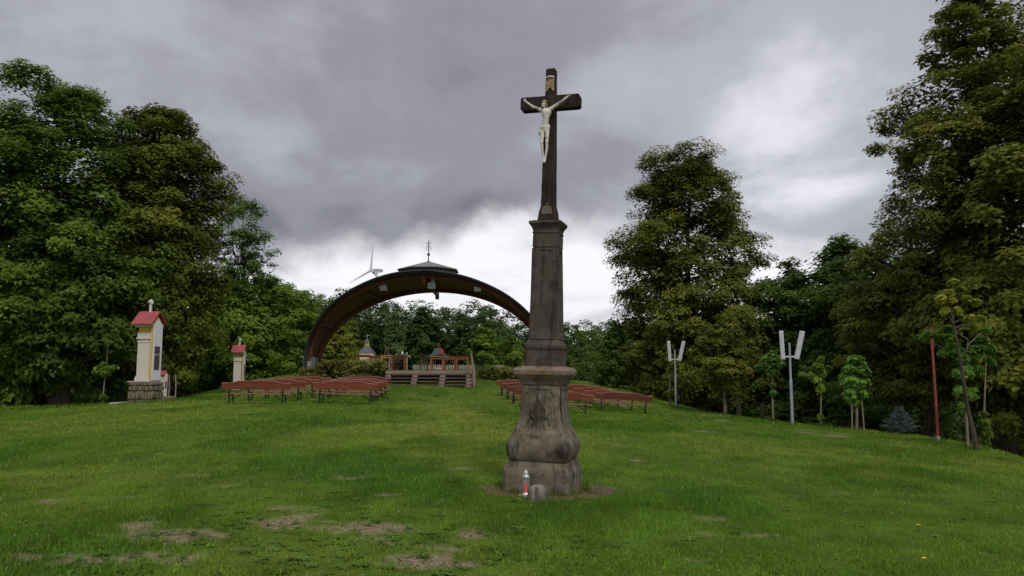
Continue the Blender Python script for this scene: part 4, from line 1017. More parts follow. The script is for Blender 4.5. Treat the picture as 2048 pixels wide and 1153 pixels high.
V = [(-1.3,-1.3,He), (1.3,-1.3,He), (1.3,1.3,He), (-1.3,1.3,He), (-.75,-.6,He+.42), (.75,-.6,He+.42), (.75,.6,He+.42), (-.75,.6,He+.42), (-.35,0,Ht), (.25,0,Ht)]
rf = MB().add(V, [(0,1,5,4), (1,2,6,5), (2,3,7,6), (3,0,4,7), (4,5,9,8), (5,6,9), (6,7,8,9), (7,4,8), (3,2,1,0)]).build('roof', M['green_roof'], gaz)
MB().prism([(.05,He+.35), (.75,He+.35), (.65,He+.85), (.38,He+1.1), (.15,He+.85)], -.85, -.2, axis=1).build('dormer', M['red_paint'], rf)
mbx = MB(); mbx.box((.05,0,Ht+.3), (.10,.10,.65)); mbx.box((.05,0,Ht+.38), (.36,.1,.1)); mbx.build('roof_cross', M['red_paint'], gaz)
Yc = 105.0; gc0 = gz((735-1024)/FPX*Yc, Yc); zc = lambda py: P(735, py, Yc).z-gc0
chp = empty('chapel', ((735-1024)/FPX*Yc, Yc, gc0)); tag(chp, 'little cream and yellow chapel with slate spire roof behind the hedge', 'chapel')
e0 = zc(712); MB().box((0,0,e0/2), (1.75,1.75,e0)).build('wall', M['plaster'], chp); MB().box((0,0,e0+.10), (1.95,1.95,.2)).build('cornice', M['plaster'], chp); MB().box((0,0,e0+.27), (1.85,1.85,.16)).build('frieze', M['yellow_plaster'], chp)
e1 = e0+.35; et = zc(692)
MB().add([(-1.0,-1.0,e1), (1.0,-1.0,e1), (1.0,1.0,e1), (-1.0,1.0,e1), (-.3,-.3,et), (.3,-.3,et), (.3,.3,et), (-.3,.3,et)], [(0,1,5,4), (1,2,6,5), (2,3,7,6), (3,0,4,7), (4,5,6,7), (3,2,1,0)]).build('roof', M['slate_roof'], chp)
MB().box((0,0,et+.25), (.5,.5,.5)).build('lantern', M['yellow_plaster'], chp); MB().box((0,-.255,et+.25), (.14,.02,.26)).build('lantern_opening', M['iron'], chp)
MB().add([(-.36,-.36,et+.5), (.36,-.36,et+.5), (.36,.36,et+.5), (-.36,.36,et+.5), (0,0,et+.95)], [(0,1,4), (1,2,4), (2,3,4), (3,0,4), (3,2,1,0)]).build('lantern_roof', M['slate_roof'], chp)
mbx = MB(); mbx.bar((0,0,et+.9), (0,0,et+1.5), .04); mbx.bar((-.12,0,et+1.3), (.3,0,et+1.42), .05); mbx.build('weather_vane', M['tin_white'], chp)
mbx = MB(); mbx.prism([(-.25,0), (.25,0), (.25,e0*.55)]+[(.25*math.cos(a), e0*.55+.25*math.sin(a)) for a in np.linspace(0,math.pi,9)[1:-1]]+[(-.25,e0*.55)], -.90, -.86, axis=1); mbx.build('doorway', M['iron'], chp)
mbx = MB(); mbx.box((0,0,.7), (.12,.12,1.5)); mbx.box((0,0,1.15), (.62,.12,.14)); o = mbx.build('grave_cross', M['concrete']); o.location = ((814.5-1024)/FPX*62, 62, gz(-8.3, 62)-.1+.35); tag(o, 'small pale stone cross between the stage tables', 'cross')

YT = 1000.0; hub = P(743, 541, YT)
M['turbine'] = simple('turbine_white', (.62, .63, .66), .4, .03)
tur = empty('wind_turbine', (hub.x, YT, 0)); tag(tur, 'white wind turbine turning its three blades above the left shoulder of the arch', 'wind turbine')
MB().lathe((6.5,3,0), [(2.6,-5), (1.5,hub.z-3.2), (1.4,hub.z-1.5)], 20).build('tower', M['turbine'], tur, smooth=40)
nac = MB(); nac.prism([(-.5,-2.1), (13.5,-2.3), (14.6,-.5), (14.0,2.0), (9,2.6), (0,2.2), (-2.0,0)], 1.2, 5.2, axis=1); nb = nac.build('nacelle', M['turbine'], tur, bevel=.5, loc=(0,0,hub.z))
MB().box((8,1.15,.1), (11,.08,.9)).build('stripe', M['slate_roof'], nb)
MB().lathe((0,0,0), [(.3,-2.2), (1.5,-1.0), (1.9,.6), (1.8,2)], 16).build('hub', M['turbine'], tur, smooth=50, loc=(-1.5,3,hub.z)).rotation_euler = (0, R(-75), 0)
def blade(tip):
    L = Vector(tip); n = 14; V, F = [], []; d = L.normalized(); side = d.cross(Vector((0,1,0))).normalized()
    for i in range(n+1):
        t = i/n; w = (1.1 if t < .04 else 2.5*(1-t)**.8+.25); th = .5*(1-t)+.08; c = L*t
        V += [c-side*w*.35+Vector((0,-th,0)), c+side*w*.65, c-side*w*.35+Vector((0,th,0)), c-side*w*.5]
    for i in range(n):
        for j in range(4): F.append((i*4+j, i*4+(j+1) % 4, i*4+4+(j+1) % 4, i*4+4+j))
    F += [(3,2,1,0), (n*4, n*4+1, n*4+2, n*4+3)]
    return MB().add(V, F)
for tx, ty, tz in ((2.5, 0, 39.5), (-29, 0, -17), (26, 8, -27)): blade((tx, ty, tz)).build('blade', M['turbine'], tur, smooth=60, loc=(-1.0, 2, hub.z))

# ------------------------------------------------------------------ trees
LIND = ((0.056, 0.084, 0.012), (0.225, 0.240, 0.036))
DARK = ((0.044, 0.082, 0.014), (0.130, 0.185, 0.030))
MID = ((0.060, 0.108, 0.013), (0.180, 0.245, 0.034))
LIGHT = ((0.090, 0.165, 0.018), (0.215, 0.310, 0.042))
YEL = ((0.105, 0.135, 0.016), (0.275, 0.290, 0.042))
FAR = ((0.028, 0.056, 0.012), (0.078, 0.122, 0.026))
GREY = ((0.085, 0.120, 0.036), (0.170, 0.215, 0.070))
SPRUCE = ((0.075, 0.105, 0.10), (0.165, 0.215, 0.205))
def sc(pf, k): return [(t, r*k) for t, r in pf]
def leaf_cloud(rng, C, Rr, per, leaf, cols, center, flat=.65, droop=.4):
    N = len(C); idx_ = np.repeat(np.arange(N), per); n = len(idx_)
    d = rng.normal(size=(n, 3)); d /= np.linalg.norm(d, axis=1)[:, None]; d[:, 2] = np.where(rng.uniform(size=n) < .6, np.abs(d[:, 2]), d[:, 2])
    r = Rr[idx_]*rng.uniform(0, 1, n)**.36
    p = C[idx_]+d*r[:, None]*np.array((1, 1, flat))
    out = p-center; out /= np.linalg.norm(out, axis=1)[:, None]+1e-6
    nn_ = d*.45+np.array((0, 0, .75))+out*.5+rng.normal(size=(n, 3))*.30; nn_ /= np.linalg.norm(nn_, axis=1)[:, None]
    a = rng.normal(size=(n, 3))+out*.6-np.array((0, 0, droop)); u = a-nn_*(a*nn_).sum(1)[:, None]; u /= np.linalg.norm(u, axis=1)[:, None]+1e-6
    v = np.cross(nn_, u); L = leaf*rng.uniform(.65, 1.35, n)[:, None]; W = L*rng.uniform(.34, .46, n)[:, None]
    V = np.stack([p-u*L*.5+v*W, p+u*L*.5-nn_*L*.12, p-u*L*.5-v*W], 1).reshape(-1, 3)
    F = np.arange(3*n).reshape(-1, 3)
    lo, hi = np.array(cols[0]), np.array(cols[1])
    cf = rng.uniform(0, 1, N)**1.3
    f = np.clip(.62*cf[idx_]+.38*rng.uniform(0, 1, n), 0, 1)[:, None]
    C4 = np.repeat(lo*(1-f)+hi*f, 3, 0)*np.repeat(rng.uniform(.85, 1.15, (n, 1)), 3, 0)
    return V, F, C4
def env_clumps(rng, H, prof_, n, clump, lobes=.22, inner=.28, axis_xy=(0,0), seed=0):
    ts = np.array([p[0] for p in prof_]); rs = np.array([p[1] for p in prof_])
    tt = np.linspace(ts[0], ts[-1], 300); w = np.interp(tt, ts, rs)**1.2+.02; w /= w.sum()
    t = rng.choice(tt, n, p=w)+rng.uniform(-.002, .002, n); a = rng.uniform(0, 2*np.pi, n)
    lob = 1+lobes*2*(fbm((np.cos(a)+2)*1.5+seed, (np.sin(a)+2)*1.5+t*7, 401+seed, 3)-.5)*2
    sh = np.where(rng.uniform(size=n) < inner, rng.uniform(.15, .75, n), rng.uniform(.78, 1.0, n))
    Rm = np.maximum(np.interp(t, ts, rs)*lob*sh-clump*.35, 0)
    return np.c_[axis_xy[0]+np.cos(a)*Rm, axis_xy[1]+np.sin(a)*Rm, t*H]
def mass_clumps(rng, H, prof_, n, clump, lobes, inner, seed=0, sub=8):
    """foliage masses like cushions: sub-clumps spread over the upper, outer side of each mass"""
    cand = env_clumps(rng, H, prof_, 1600, clump*1.3, lobes, inner, seed=seed); R_ = clump*1.55; got = []
    for c in cand:
        if len(got) >= int(n/sub): break
        if all(((c-g_)**2).sum() > (R_*.72)**2 for g_ in got): got.append(c)
    out = []
    for c in got:
        o_ = np.array((c[0], c[1], 0.0)); l = np.linalg.norm(o_); o_ = o_/l if l > .1 else o_; k = rng.uniform(.75, 1.2)
        d = rng.normal(size=(sub, 3))*.75+o_*.55+np.array((0, 0, .55)); d /= np.linalg.norm(d, axis=1)[:, None]
        out.append(c+d*R_*k*rng.uniform(.55, 1.0, (sub, 1))*np.array((1, 1, .9)))
    return np.concatenate(out)
def trunk_mesh(rng, H, r0, clumps, nl, lean=(0,0), top=.8, sway=.03, rise=(.4, .9)):
    mb = MB(); k = 9; ph = rng.uniform(0, 6)
    ax = [Vector((lean[0]*(i/(k-1))**1.2+sway*H*.25*math.sin(ph+i*.9)*(i/k), lean[1]*(i/(k-1))+sway*H*.25*math.cos(ph+i*.8)*(i/k), -.5+(H*top+.5)*i/(k-1))) for i in range(k)]
    mb.tube(ax, [r0*1.35 if i == 0 else r0*(1-.9*i/(k-1))+.012 for i in range(k)], 10)
    if nl and len(clumps):
        for c in clumps[rng.choice(len(clumps), min(nl, len(clumps)), replace=False)]:
            c = Vector(c); zb = max(c.z*.35, min(c.z-.2, c.z-math.hypot(c.x, c.y)*rng.uniform(*rise))); zb = min(max(zb, .15*H), H*top*.95)
            i = (zb+.5)/(H*top+.5)*(k-1); i0 = min(int(i), k-2); b = ax[i0].lerp(ax[i0+1], i-i0)
            mid = b.lerp(c, .5)+Vector((rng.uniform(-.2, .2), rng.uniform(-.2, .2), rng.uniform(.0, .08)*H*.3)); rr = r0*(1-.85*zb/(H*top))*.42+.006
            mb.tube([b, b.lerp(mid, .5)+Vector((0,0,.02*H)), mid, mid.lerp(c, .55), c], [rr, rr*.8, rr*.58, rr*.38, rr*.15+.003], 6, cap=False)
    return mb
def tree(name, label, loc, H, prof_, n, per, leaf, clump, cols, r0=.25, seed=0, nl=30, bark='bark', cat='tree', group=None, lobes=.22, inner=.28, lean=(0,0), flat=.75, top=.8, extra=None, dense=True, fine=1.0, rise=(.4, .9)):
    rng = np.random.default_rng(1000+seed); o = empty(name, loc); tag(o, label, cat, group)
    C = np.r_[mass_clumps(rng, H, prof_, int(n*.62), clump, lobes, inner, seed), env_clumps(rng, H, prof_, int(n*.85), clump, lobes, inner, seed=seed)] if n >= 110 else env_clumps(rng, H, prof_, n, clump, lobes, inner, seed=seed)
    C[:, 0] += lean[0]*C[:, 2]/H; C[:, 1] += lean[1]*C[:, 2]/H
    if extra is not None: C = np.r_[C, np.array(extra, float)]
    Rr = clump*(.80 if n >= 110 else 1)*rng.uniform(.65, 1.25, len(C))
    V, F, A = leaf_cloud(rng, C, Rr, int(per*fine*(1.5 if n >= 110 else 2.2)), leaf*.92/math.sqrt(fine), cols, np.array((0, 0, H*.45)), flat)
    Ci = env_clumps(rng, H, sc(prof_, .80), int(n*.55), clump, lobes, .35, seed=seed); Ci[:, 0] += lean[0]*Ci[:, 2]/H     # larger filler leaves inside, shade put into their darker colours
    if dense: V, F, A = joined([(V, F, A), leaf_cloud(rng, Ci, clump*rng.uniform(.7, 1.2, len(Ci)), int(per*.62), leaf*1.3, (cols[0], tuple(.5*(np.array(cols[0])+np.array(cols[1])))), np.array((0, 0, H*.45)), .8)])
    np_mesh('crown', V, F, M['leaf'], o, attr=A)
    trunk_mesh(rng, H, r0, C, nl, lean, top, rise=rise).build('trunk', M[bark], o, smooth=60)
    return o
def at_top(px, Y, py_top):
    g = ground_at(px, Y); return g, P(px, py_top, Y).z-g.z
OVAL = [(.10,1.5), (.2,3.6), (.35,4.7), (.55,4.6), (.75,3.4), (.9,1.8), (1.0,.2)]
# left group of old limes
g, H = at_top(80, 36, 165); tree('lime_tree', 'tallest dark lime tree at the far left edge', g, H, [(.07,4.2), (.2,5.2), (.4,5.4), (.6,5.0), (.8,3.7), (.92,2.2), (1.0,.5)], 380, 105, .21, .95, MID, .5, 1, 40, lobes=.25, fine=1.55)
g, H = at_top(-130, 34, 150); tree('lime_tree', 'dark lime tree cut off by the left picture edge', g, H, sc([(.06,4.4), (.25,5.2), (.5,5.2), (.75,4), (1.0,.6)], .95), 240, 100, .22, 1.0, MID, .5, 2, 20)
g, H = at_top(300, 38.5, 222); tree('lime_tree', 'broad lime tree behind the tall shrine', g, H, [(.07,2.4), (.25,2.8), (.45,3.0), (.62,2.9), (.8,2.5), (.93,1.6), (1.0,.6)], 290, 110, .21, .9, LIND, .45, 3, 40, lobes=.25, fine=1.55)
g, H = at_top(118, 34.8, 420); tree('lime_tree', 'shorter thick-trunked lime below the left group', (g.x, g.y, g.z), H, sc([(.16,2.8), (.4,3.6), (.7,3.0), (1.0,.5)], 1.0), 130, 90, .20, .85, DARK, .46, 4, 18)
# thin open tree and the light green ones by the second shrine
g, H = at_top(478, 50, 406); tree('locust_tree', 'thin open-crowned tree with bare limbs above the second shrine', (g.x, g.y, g.z-.6), H+.6, [(.48,1.4), (.60,2.6), (.76,2.7), (.90,1.9), (1.0,.9)], 120, 70, .16, .55, ((.07,.12,.02), (.17,.24,.05)), .2, 5, 60, bark='bark', lobes=.4, inner=.35, top=.72, flat=.9, dense=False, rise=(1.3, 2.4))
g, H = at_top(445, 49, 545); tree('maple_tree', 'light green bushy maple behind the second shrine', (g.x, g.y, g.z-.5), H+.5, [(.03,2.3), (.3,3.2), (.6,2.9), (.85,1.7), (1,.4)], 170, 85, .19, .75, LIGHT, .2, 6, 14)
g, H = at_top(535, 52, 548); tree('maple_tree', 'light green bushy maple left of the arch foot', (g.x, g.y, g.z-.5), H+.5, [(.03,2.5), (.3,3.3), (.6,3.0), (.85,1.7), (1,.4)], 170, 85, .19, .75, LIGHT, .2, 7, 14)
g, H = at_top(604, 62, 600); tree('bushy_tree', 'rounded green tree touching the left foot of the arch', (g.x, g.y, g.z-.5), H+.5, [(.03,2.0), (.3,2.6), (.6,2.4), (.85,1.4), (1,.4)], 110, 80, .20, .75, MID, .16, 8, 8)
# under and beyond the arch
g, H = at_top(672, 62, 650); tree('yellow_bush', 'yellow-green bush inside the left leg of the arch', (g.x, g.y, g.z-.3), H+.3, [(.04,1.3), (.35,1.75), (.7,1.3), (1,.3)], 80, 75, .17, .5, YEL, .08, 9, 8, cat='bush')
g, H = at_top(968, 58, 657); tree('light_green_tree', 'fresh light green tree right of the stage', (g.x, g.y, g.z-.3), H+.3, [(.10,.8), (.35,1.15), (.65,1.05), (.9,.6), (1,.2)], 62, 60, .16, .38, LIGHT, .08, 10, 10, lobes=.3)
g, H = at_top(1022, 75, 672); tree('round_tree', 'small mid-green tree close left of the cross pedestal', (g.x, g.y, g.z-.3), H+.3, [(.06,1.3), (.4,1.7), (.75,1.2), (1,.2)], 60, 60, .2, .55, MID, .09, 11, 8)
g, H = at_top(788, 108, 622); tree('birch_tree', 'slim grey-green birch with a pale trunk beyond the stage', (g.x, g.y, g.z-.3), H+.3, [(.20,1.1), (.4,1.7), (.65,1.5), (.88,.8), (1,.2)], 80, 60, .24, .7, GREY, .16, 12, 10, bark='birch')
g, H = at_top(842, 114, 618); tree('round_tree', 'bright rounded tree in the middle of the far wood', (g.x, g.y, g.z-.3), H+.3, [(.05,2.2), (.35,3.2), (.65,2.9), (.9,1.5), (1,.4)], 140, 60, .34, .95, ((.035,.075,.014), (.085,.14,.03)), .2, 13, 8)
g, H = at_top(700, 113, 645); tree('pale_leaved_tree', 'pale-tipped tree behind the little chapel', (g.x, g.y, g.z-.3), H+.3, [(.1,1.8), (.4,2.3), (.7,1.9), (1,.3)], 80, 60, .28, .8, YEL, .16, 14, 8)
# right of the cross
g, H = at_top(1384, 50, 318); tree('lime_tree', 'large rounded lime tree standing alone right of the cross', (g.x, g.y, g.z-1.0), H+1.0, [(.08,3.8), (.22,4.7), (.40,4.8), (.55,4.5), (.69,4.15), (.80,3.75), (.89,3.2), (.96,2.1), (1.0,.8)], 400, 115, .21, 1.0, LIND, .5, 15, 50, lobes=.12, inner=.25, fine=1.55)
g, H = at_top(1450, 38, 628); tree('young_lime', 'young lime with a straight pale trunk in front of the large lime', g, H, [(.26,.9), (.42,1.5), (.65,1.45), (.85,.9), (1,.2)], 95, 70, .13, .42, LIND, .075, 16, 14, bark='bark_pale', flat=.7)
g, H = at_top(1230, 50, 640); tree('dark_conical_tree', 'narrow dark tree at the left foot of the large lime', (g.x, g.y, g.z-.5), H+.5, [(.12,1.0), (.4,1.25), (.7,.9), (1,.15)], 70, 60, .17, .45, DARK, .09, 17, 10)
g, H = at_top(1595, 50, 530); tree('ash_tree', 'dark leafy tree filling the gap right of the large lime', (g.x, g.y, g.z-1), H+1, [(.14,3.0), (.35,4.2), (.6,4.0), (.85,2.6), (1,.5)], 220, 85, .24, .95, DARK, .3, 18, 24, lobes=.28)
g, H = at_top(1700, 47, 482); tree('ash_tree', 'dark leafy tree with feathery top behind the staked young maple', (g.x, g.y, g.z-1), H+1, [(.16,3.2), (.35,4.3), (.6,4.0), (.85,2.6), (1,.5)], 240, 85, .24, .95, DARK, .3, 19, 24, lobes=.28)
g, H = at_top(1800, 42, 450); tree('ash_tree', 'dark tree tucked left of the towering right-hand lime', (g.x, g.y, g.z-1), H+1, [(.16,3.0), (.4,4.0), (.7,3.2), (1,.5)], 190, 85, .22, .9, DARK, .28, 20, 20)
g, H = at_top(2010, 31, -18); tree('lime_tree', 'towering lime tree at the right picture edge', (g.x, g.y, g.z), H, [(.16,3.4), (.26,4.9), (.36,4.9), (.5,4.3), (.62,3.9), (.75,3.1), (.88,2.2), (.96,1.3), (1.0,.4)], 470, 110, .18, .80, LIND, .5, 21, 60, lobes=.26, inner=.25, flat=.6, fine=1.55)
g, H = at_top(1865, 33, 500); tree('lime_tree', 'low spreading lime with yellowish tips behind the red pole', (g.x, g.y, g.z), H, [(.34,2.2), (.5,2.9), (.75,2.4), (1,.5)], 130, 95, .16, .62, LIND, .16, 22, 20, lobes=.3, fine=1.4)
g, H = at_top(2150, 27, 60); tree('lime_tree', 'lime tree mostly outside the right picture edge', (g.x, g.y, g.z), H, [(.12,3.4), (.35,4.2), (.6,3.8), (.85,2.4), (1,.5)], 210, 90, .20, .9, LIND, .4, 23, 20)

# masses of wood that read as one: the far wood, the slopes on both sides
def wood(name, label, spec, leaf, clump, per, cols, seed):
    rng = np.random.default_rng(seed); parts = []; tr = MB()
    for (x, y, H, Rw, low) in spec:
        z = gz(x, y); n = int(58*(H/10)*(Rw/3.5))
        C = env_clumps(rng, H, [(low,Rw*.75), (.3,Rw), (.6,Rw*1.0), (.85,Rw*.75), (1,Rw*.3)], n, clump, .25, .2, seed=int(seed+x*3) % 97)+np.array((x, y, z-.3))
        k = rng.uniform(.75, 1.2); cc = (tuple(np.array(cols[0])*k), tuple(np.array(cols[1])*k*np.array((rng.uniform(.85, 1.2), 1, 1))))
        parts.append(leaf_cloud(rng, C, clump*rng.uniform(.7, 1.25, n), per, leaf, cc, np.array((x, y, z+H*.4))))
        tr.tube([(x, y, z-.5), (x+rng.uniform(-.3, .3), y, z+H*.4), (x, y, z+H*.75)], [.22, .16, .05], 6)
    V, F, A = joined(parts)
    o = np_mesh(name, V, F, M['leaf'], attr=A); tag(o, label, 'wood', kind='stuff')
    t_ = tr.build('tree_trunks', M['bark'], o); tag(t_, kind='stuff')
    return o
rw = np.random.default_rng(9); spec = []
TOPS = [(380,560), (440,560), (500,560), (560,566), (600,568), (640,590), (700,580), (740,590), (790,598), (830,596), (880,606), (930,602), (980,615), (1040,636), (1100,640), (1160,636), (1210,640), (1260,640), (1320,640)]
for row in range(3):
    for px in range(370, 1340, 44 if row == 0 else 52):
        Y = 118+row*13+rw.uniform(-3, 3); p_ = px+rw.uniform(-14, 14); ty = np.interp(p_, [a for a, b in TOPS], [b for a, b in TOPS])+(16 if row == 0 else 2)+rw.uniform(-6, 16)
        g = ground_at(p_, Y); spec.append((g.x, Y, P(p_, ty, Y).z-g.z+.3, rw.uniform(4.2, 5.6), .03))
wood('far_wood', 'dark green wood closing the view beyond the arch', spec, .40, 1.15, 42, FAR, 51)
spec = []
for px, Y, ty in ((1180,95,652), (1225,88,650), (1270,80,640), (1330,75,600), (1480,72,560), (1550,70,560), (1620,66,540), (1690,62,520), (1760,60,490), (1830,56,480), (1900,52,470), (1980,48,470), (2060,46,470), (2150,44,480), (2260,40,480), (1350,86,620), (1420,84,600), (1500,84,580), (1580,82,580), (1660,78,570), (1740,76,570), (1820,72,560), (1900,68,560), (1980,64,560), (2070,60,560)):
    g = ground_at(px, Y); spec.append((g.x, Y, P(px, ty, Y).z-g.z, 4.2, .03))
for k in range(44):                                                    # undergrowth on the slope
    px = rw.uniform(1270, 2350); Y = np.interp(px, [1270, 1500, 1800, 2350], [56, 44, 37, 30])+rw.uniform(0, 7); g = ground_at(px, Y); spec.append((g.x, Y, rw.uniform(2.2, 4.2), rw.uniform(1.6, 2.6), .02))
wood('slope_wood', 'dark shady wood and undergrowth below the right edge of the lawn', spec, .26, .85, 46, DARK, 52)
spec = []
for px, Y, ty in ((-300,46,300), (-180,50,250), (-60,52,300), (60,52,330), (170,50,400), (260,52,380), (350,56,430), (430,66,560), (500,72,560), (560,78,575), (620,84,585)):
    g = ground_at(px, Y); spec.append((g.x, Y, P(px, ty, Y).z-g.z, 4.2, .03))
for k in range(46):
    px = rw.uniform(-350, 600); Y = np.interp(px, [-350, 200, 380, 600], [41, 41, 49, 60])+rw.uniform(0, 6); g = ground_at(px, Y); spec.append((g.x, Y, rw.uniform(2.4, 4.6), rw.uniform(1.6, 2.6), .02))
wood('left_wood', 'dark wood and undergrowth below the left edge of the lawn', spec, .26, .85, 46, MID, 53)

# hedges
def hedge(label, x0, x1, y, z0, h, d, cols, seed, taper=0.0):
    rng = np.random.default_rng(seed); n = int((x1-x0)*h*60); C = np.c_[rng.uniform(x0, x1, n), y+rng.uniform(-d/2, d/2, n), z0+h*rng.uniform(0, 1, n)**.8]
    if taper: C[:, 2] = z0+(C[:, 2]-z0)*(1-taper*(1-sstep(x0, x0+1.6, C[:, 0])))
    c0 = np.array(((x0+x1)/2, y, z0)); V, F, A = leaf_cloud(rng, C, .22*rng.uniform(.7, 1.3, n), 60, .10, cols, c0, .9)
    e_ = empty('hedge', c0); tag(e_, label, 'hedge'); np_mesh('foliage', V-c0, F, M['leaf'], e_, attr=A)
    mb = MB()
    for k in range(int((x1-x0)*2)): x = x0+.25+k*.5; mb.tube([(x-c0[0], 0, -.3), (x-c0[0]+rng.uniform(-.1, .1), rng.uniform(-.1, .1), h*.6)], [.03, .012], 5)
    t_ = mb.build('stems', M['bark'], e_); tag(t_, kind='stuff')
a, b = P(604, 745, 42.9), P(776, 745, 42.9)
hedge('long dense hedge left of the stage behind the benches', a.x, b.x-.1, 43.1, 1.25, P(700,724,43).z-1.25, 1.1, ((.06,.08,.014), (.34,.32,.09)), 61, .55)
a, b = P(956, 745, 43), P(1072, 745, 43)
hedge('low hedge right of the stage on the bank', a.x, b.x, 43.3, 1.30, P(1000,739,43).z-1.30, .9, ((.06,.09,.014), (.30,.29,.07)), 62)

# ------------------------------------------------------------------ young trees along the right edge and the left sapling
def sapling(label, px, Y, axis_px, blobs, leaf, cols, seed, r0=.035, density=1.0, stakes=(), bark='bark_pale', kind='young_tree'):
    """axis_px: picture points up the stem; blobs: (px, py, radius px) of leaf masses, spread in depth too"""
    rng = np.random.default_rng(500+seed); g = ground_at(px, Y); o = empty(kind, g); tag(o, label, 'tree', 'young trees round the lawn'); k = Y/FPX
    ax = [Vector((0, 0, -.2))]+[P(a, b, Y)-g for a, b in axis_px]
    for i, q in enumerate(ax[1:]): q.y = .06*math.sin(i*1.7+seed)
    mb = MB(); n = len(ax); mb.tube(ax, [r0*(1-.8*i/(n-1)) for i in range(n)], 8)
    Cs, Rs = [], []
    for bx, by, br in blobs:
        c = P(bx, by, Y)-g; r = br*k
        m_ = max(4, int(9*(br/12.0)**1.3))
        for _ in range(m_):
            d = rng.normal(size=3); d /= np.linalg.norm(d); q = np.array(c)+d*r*.65*rng.uniform(.2, 1)
            Cs.append(q); Rs.append(r*.55*rng.uniform(.7, 1.2))
        zt_ = max(.3, c.z-r*.6-abs(c.x)*.5)
        zs_ = [p.z for p in ax]; bp0 = Vector((np.interp(zt_, zs_, [p.x for p in ax]), np.interp(zt_, zs_, [p.y for p in ax]), min(zt_, zs_[-1])))
        mb.tube([bp0, bp0.lerp(c, .5)+Vector((0, 0, .05)), c], [r0*.35, r0*.25, r0*.1+.002], 5, cap=False)
    Cs, Rs = np.array(Cs), np.array(Rs); per = max(6, int(34*density))
    V, F, A = leaf_cloud(rng, Cs, Rs, per, leaf, cols, Cs.mean(0), .75)
    np_mesh('crown', V, F, M['leaf'], o, attr=A); mb.build('trunk', M[bark], o, smooth=60)
    for dx_ in stakes: MB().tube([(dx_, -.12, -.25), (dx_*.85, -.10, 1.15)], [.026, .024], 7).build('stake', M['old_wood'], o, smooth=60)
    return o
sapling('sapling with a tuft of bright leaves left of the tall shrine', 204, 31.5, [(207,770), (212,735), (217,690)], [(200,738,14), (216,742,13), (192,744,9), (230,734,7), (208,733,10), (207,795,5)], .17, LIGHT, 1, .035, 1.2)
sapling('slim stemmed sapling touching the nearer-bench speaker pole', 1341, 41.5, [(1340,770), (1338,735), (1337,700)], [(1336,706,7), (1343,740,7), (1338,790,9), (1345,785,7), (1333,725,6)], .14, MID, 2, .05)
sapling('young tree with a dark round head left of the tall speaker pole', 1546, 32.2, [(1545,790), (1544,745), (1541,705)], [(1541,718,20), (1530,730,14), (1558,728,16), (1545,745,14), (1520,735,9), (1547,790,7), (1546,772,6)], .16, ((.08,.17,.035), (.17,.31,.06)), 3, .05, 1.0)
sapling('sparse bright sapling between the speaker pole and the staked maple', 1641, 29.7, [(1641,800), (1641,760), (1643,715)], [(1636,735,10), (1645,748,10), (1632,762,10), (1642,780,11), (1643,718,6), (1622,752,7), (1604,750,5), (1658,736,5), (1641,835,4)], .16, ((.13,.22,.025), (.30,.40,.06)), 4, .045, 1.4)
sapling('dense bright young maple held by three stakes', 1713, 27.6, [(1712,810), (1711,760), (1709,715)], [(1710,722,16), (1700,740,17), (1720,742,17), (1695,765,18), (1715,765,20), (1732,768,13), (1700,790,17), (1722,790,16), (1712,806,12), (1736,745,9)], .15, ((.10,.23,.04), (.21,.39,.07)), 5, .055, 1.3, stakes=(-.20, .22))
sapling('leaning young tree with yellow-green top beside the red pole', 1953, 21.3, [(1948,870), (1938,820), (1925,750), (1913,690), (1906,640), (1903,590)], [(1880,600,11), (1895,585,9), (1905,565,8), (1920,580,9), (1935,598,9), (1955,605,8), (1890,622,9), (1915,625,9), (1938,640,9), (1963,640,7), (1950,655,6), (1900,600,9)], .13, ((.22,.26,.03), (.40,.43,.07)), 6, .07, 1.8, bark='bark')
g = ground_at(1925, 21.8)
sapling('bright green low maple crossing the leaning young tree', 1936, 22.0, [(1934,830), (1928,770), (1930,720), (1935,680)], [(1870,672,12), (1890,680,15), (1905,700,15), (1885,705,11), (1925,715,20), (1950,705,19), (1965,680,14), (1975,660,8), (1980,700,13), (1935,745,20), (1915,750,14), (1955,740,16), (1920,785,14), (1940,790,14), (1925,815,10), (1895,660,10), (1840,676,8), (1855,668,9), (1985,725,9)], .13, ((.10,.21,.035), (.21,.35,.06)), 7, .045, 1.5)
sapling('thin sapling with leaves round its foot near the lone bench', 1973, 23.0, [(1971,820), (1970,760), (1972,690)], [(1972,860,12), (1968,845,10), (1978,872,10), (1966,828,8), (1975,690,6), (1972,880,9)], .13, MID, 8, .04)
